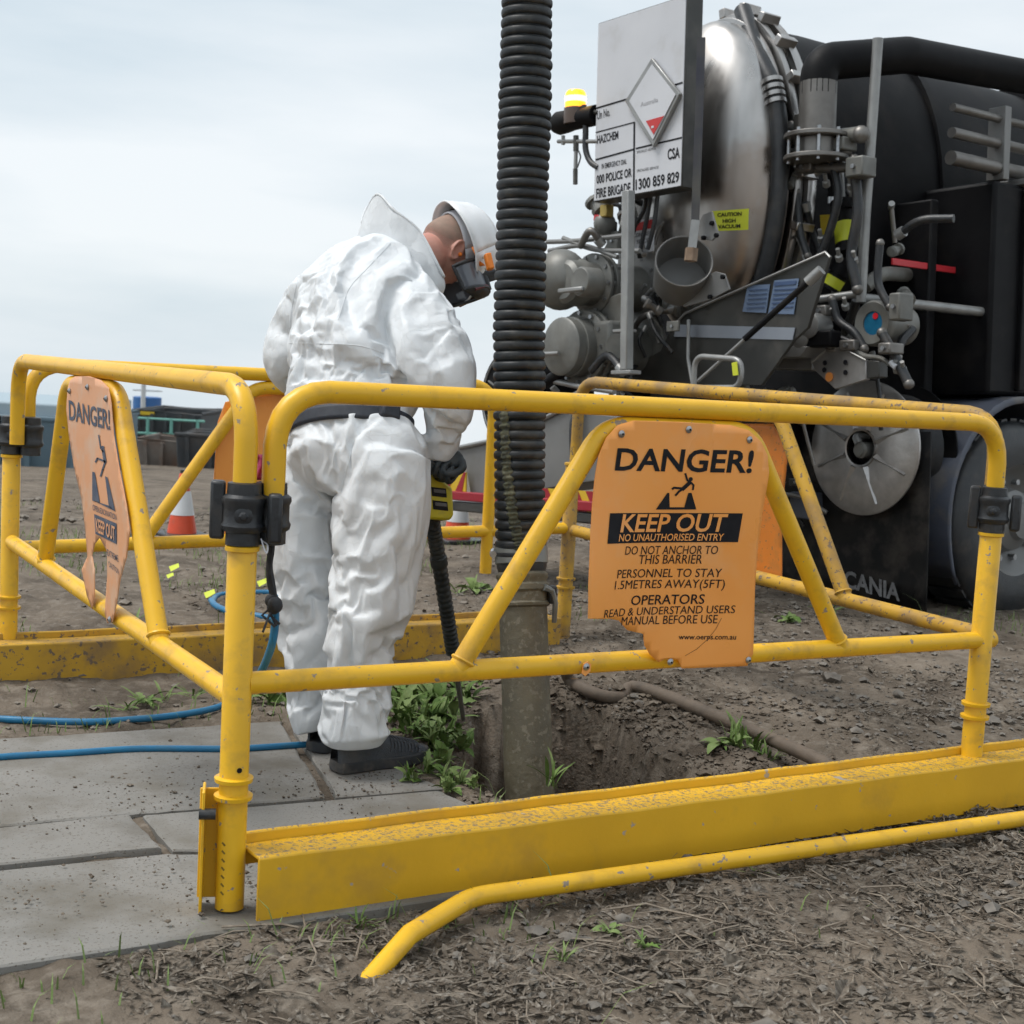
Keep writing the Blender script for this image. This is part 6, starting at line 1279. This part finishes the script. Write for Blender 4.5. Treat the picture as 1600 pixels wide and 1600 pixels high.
lp_ = [Pm[i, 0] for i in range(29)] + [Pm[28, j] for j in range(1, 8)] + [Pm[i, 7] for i in range(27, -1, -1)] + [Pm[0, j] for j in range(6, 0, -1)]
part('visor_frame', MB().tube(lp_, .0060, 8, closed=True), BLKR, hm)
m = MB(); low = [Pm[i, 7] for i in range(29)]; cl0 = np.mean(low, 0) - VU * .012; m.add(low + [cl0], [(i, i + 1, 29) for i in range(28)]); part('chin_guard', m, BLKR, hm, smooth=180).modifiers.new('thickness', 'SOLIDIFY').thickness = .008
part('chin_strip', MB().tube([vp(p, -.080) for p in np.linspace(-1.5, 1.5, 15)], .006, 8), mat('dark_red_trim', (.10, .02, .025), rough=.5), hm)
for p in (.42, -.42): part('visor_rib', MB().tube([vp(p, .012), vp(p, -.03), vp(p, -.09)], [.011, .012, .010], 10), BLKR, hm)
part('front_bar', MB().grid(np.array([[vp(p, .012 - .108 * t_) + VF * .005 for t_ in np.linspace(0, 1, 6)] for p in np.linspace(-.45, .45, 8)])), BLKR, hm, smooth=180).modifiers.new('thickness', 'SOLIDIFY').thickness = .005
for sgn in (1, -1):
    c = kp(sgn * .098, .086, .018); part('visor_clip', MB().box(c, (.016, .034, .050), (HX, KF, KU)), BLKR, hm, bevel=.005); part('clip_arm', MB().tube([kp(sgn * .090, .080, .062), c, kp(sgn * .088, .112, -.006), vp(sgn * .62, .030)], [.006, .009, .009, .008], 8), BLKR, hm)
ORP = mat('orange_clip', (.80, .22, .02), rough=.4); part('orange_bracket', MB().grid(np.array([[vp(p, -.022 + .062 * t_) + VF * .012 + VX * .010 for t_ in np.linspace(0, 1, 4)] for p in np.linspace(-.4, 1.0, 14)])), ORP, hm, smooth=180).modifiers.new('thickness', 'SOLIDIFY').thickness = .006
for z in (.000, -.036): part('clip_stud', MB().ell(vp(.80, z) + VF * .014 + VX * .016, (.006, .006, .005)), mat('cream_stud', (.6, .56, .45), rough=.5), hm)
part('orange_tab', MB().box(P(764, 409, 4.33), (.024, .020, .050), (VX, nrm(VF - VU * .2), nrm(VU + VF * .25))), ORP, hm, bevel=.004)
# --- gloves
GLV = mat('dark_glove', (.030, .036, .040), (.05, .057, .06), rough=.65, scale=30, bump=.3, bscale=180)
def hand(wrist, grip, axis_, side):
    """closed hand: wrist point, centre of the bar it closes on, bar direction (towards the thumb)"""
    wrist, grip, ax = np.array(wrist), np.array(grip), nrm(axis_); back = nrm((wrist - grip) - ax * ((wrist - grip) @ ax)); sd_ = np.cross(ax, back) * side; m = MB(); R_ = .0235
    pc = grip + back * .040 + sd_ * .004
    m.ell(pc, (.043, .030, .017), (ax, back, sd_), 20, 12); m.tube([wrist + back * .01, pc + back * .01], [.026, .027], 14)
    for k, (o_, L_) in enumerate(((.031, .92), (.0105, 1.0), (-.0105, .97), (-.030, .80))):
        c = grip + ax * o_; pts = [c + back * .046 + sd_ * -.010]
        for q in np.linspace(.15, 1.0, 6): a = math.radians(60 - 285 * q * L_); pts.append(c + (back * math.sin(a) * -1 * -1 + sd_ * -math.cos(a)) * R_)
        m.tube(catmull(pts, 4), [.0100, .0100, .0096, .0090, .0084, .0072], 10); m.ell(pts[-1], (.0074,) * 3, nu=10, nv=6)
    tp_ = [pc + ax * .034 + back * .006, grip + ax * .055 + back * .022 + sd_ * .020, grip + ax * .046 - back * .006 + sd_ * .028, grip + ax * .024 - back * .016 + sd_ * .026]; m.tube(catmull(tp_, 5), [.0125, .0115, .0100, .0088], 10); m.ell(tp_[-1], (.0088,) * 3, nu=10, nv=6)
    return union(m, .0026, 3)
bA, bB = P(668, 718, 4.10), P(713, 742, 4.07)
person_mesh('glove', hand(P(690, 716, 4.10), P(692, 733, 4.085), bB - bA, 1), GLV); person_mesh('glove', hand(P(604, 614, 4.80), P(622, 622, 4.84), cv(.3, .8, .4), -1), GLV)
# --- work shoes
SHOE = mat('slate_shoe', (.045, .052, .062), (.065, .073, .085), rough=.7, scale=22, bump=.5, bscale=230, dirt=(.13, .115, .095), dirtscale=9, dirtamt=.4); SOLE = mat('shoe_sole', (.030, .034, .040), (.045, .048, .052), rough=.75, scale=20, dirt=(.14, .12, .10), dirtscale=12, dirtamt=.6)
def shoe(heel, direc, side):
    heel = np.array([heel[0], heel[1], foot_z]); f_ = nrm(np.array([direc[0], direc[1], 0])); l_ = np.array([-f_[1], f_[0], 0]) * side; Z = np.array([0, 0, 1.0]); L_ = .295
    S_ = [(0, .020, .02, .075, 0), (.04, .034, .0, .100, 0), (.18, .037, .0, .112, .0), (.30, .036, .0, .108, 0), (.42, .038, .0, .092, .002), (.56, .044, .0, .078, .004), (.70, .048, .0, .066, .006), (.82, .046, .0, .056, .006), (.92, .037, .004, .046, .004), (1.0, .016, .012, .034, .002)]
    sol = MB(); out_ = [(s, w * 1.10, c) for s, w, z0, z1, c in S_]; pl = [(s, w + c) for s, w, c in out_] + [(s, -w + c) for s, w, c in out_[::-1]]
    n = len(pl); A_ = [heel + f_ * (s * L_) + l_ * w for s, w in pl]
    toe = [Z * (.012 * max(0, (s - .78) / .22) ** 2) for s, w in pl]
    V = [a + t_ for a, t_ in zip(A_, toe)] + [a + t_ + Z * .016 + (a - heel - f_ * L_ * .5) * .012 for a, t_ in zip(A_, toe)] + [a + t_ + Z * .030 for a, t_ in zip(A_, toe)]; sol.add(V, [tuple(range(n))[::-1], tuple(range(2 * n, 3 * n))] + [(r * n + i, r * n + (i + 1) % n, (r + 1) * n + (i + 1) % n, (r + 1) * n + i) for r in (0, 1) for i in range(n)])
    sh = part('shoe', (lambda mb: mb)(MB()), SHOE, person) if False else None
    up_ = MB(); Pm = []
    for s, w, z0, z1, c in catmull([np.array(q) for q in S_], 4):
        row = []
        for k in range(17):
            a = math.pi * k / 16; ca, sa = math.cos(a), math.sin(a); row.append(heel + f_ * (s * L_) + l_ * (c + w * math.copysign(abs(ca) ** .62, ca)) + Z * (.026 + .0 + (z1 - .026) * sa ** .8 + .004 * max(0, s - .8)))
        Pm.append(row)
    up_.grid(np.array(Pm)); sh = part('shoe', up_, SHOE, person, smooth=180); q = sh.modifiers.new('smooth', 'SUBSURF'); q.levels = q.render_levels = 1
    part('sole', sol, SOLE, sh, bevel=.003)
    for k in range(9):       # ribbed toe cap
        s = .52 + k * .038; w = np.interp(s, [q[0] for q in S_], [q[1] for q in S_]); z1 = np.interp(s, [q[0] for q in S_], [q[3] for q in S_]); pts = [heel + f_ * (s * L_ + .012 * math.sin(a)) + l_ * (.005 + (w + .0012) * math.copysign(abs(math.cos(a)) ** .62, math.cos(a))) + Z * (.026 + (z1 - .0245) * math.sin(a) ** .8) for a in np.linspace(.25, math.pi - .25, 13)]; part('toe_rib', MB().tube(pts, .0022, 6), SHOE, sh)
    c = heel + f_ * L_ * .19 + Z * .10; part('sock', MB().lathe([(.034, -.02), (.036, .03), (.040, .09)], c, Z, 20), BLKR, sh)
hR, tR = onz(521, 1208), onz(662, 1188); shoe(hR, tR - hR, 1)
hL = onz(492, 1178); shoe(hL, np.array([.9, .62, 0]), -1)
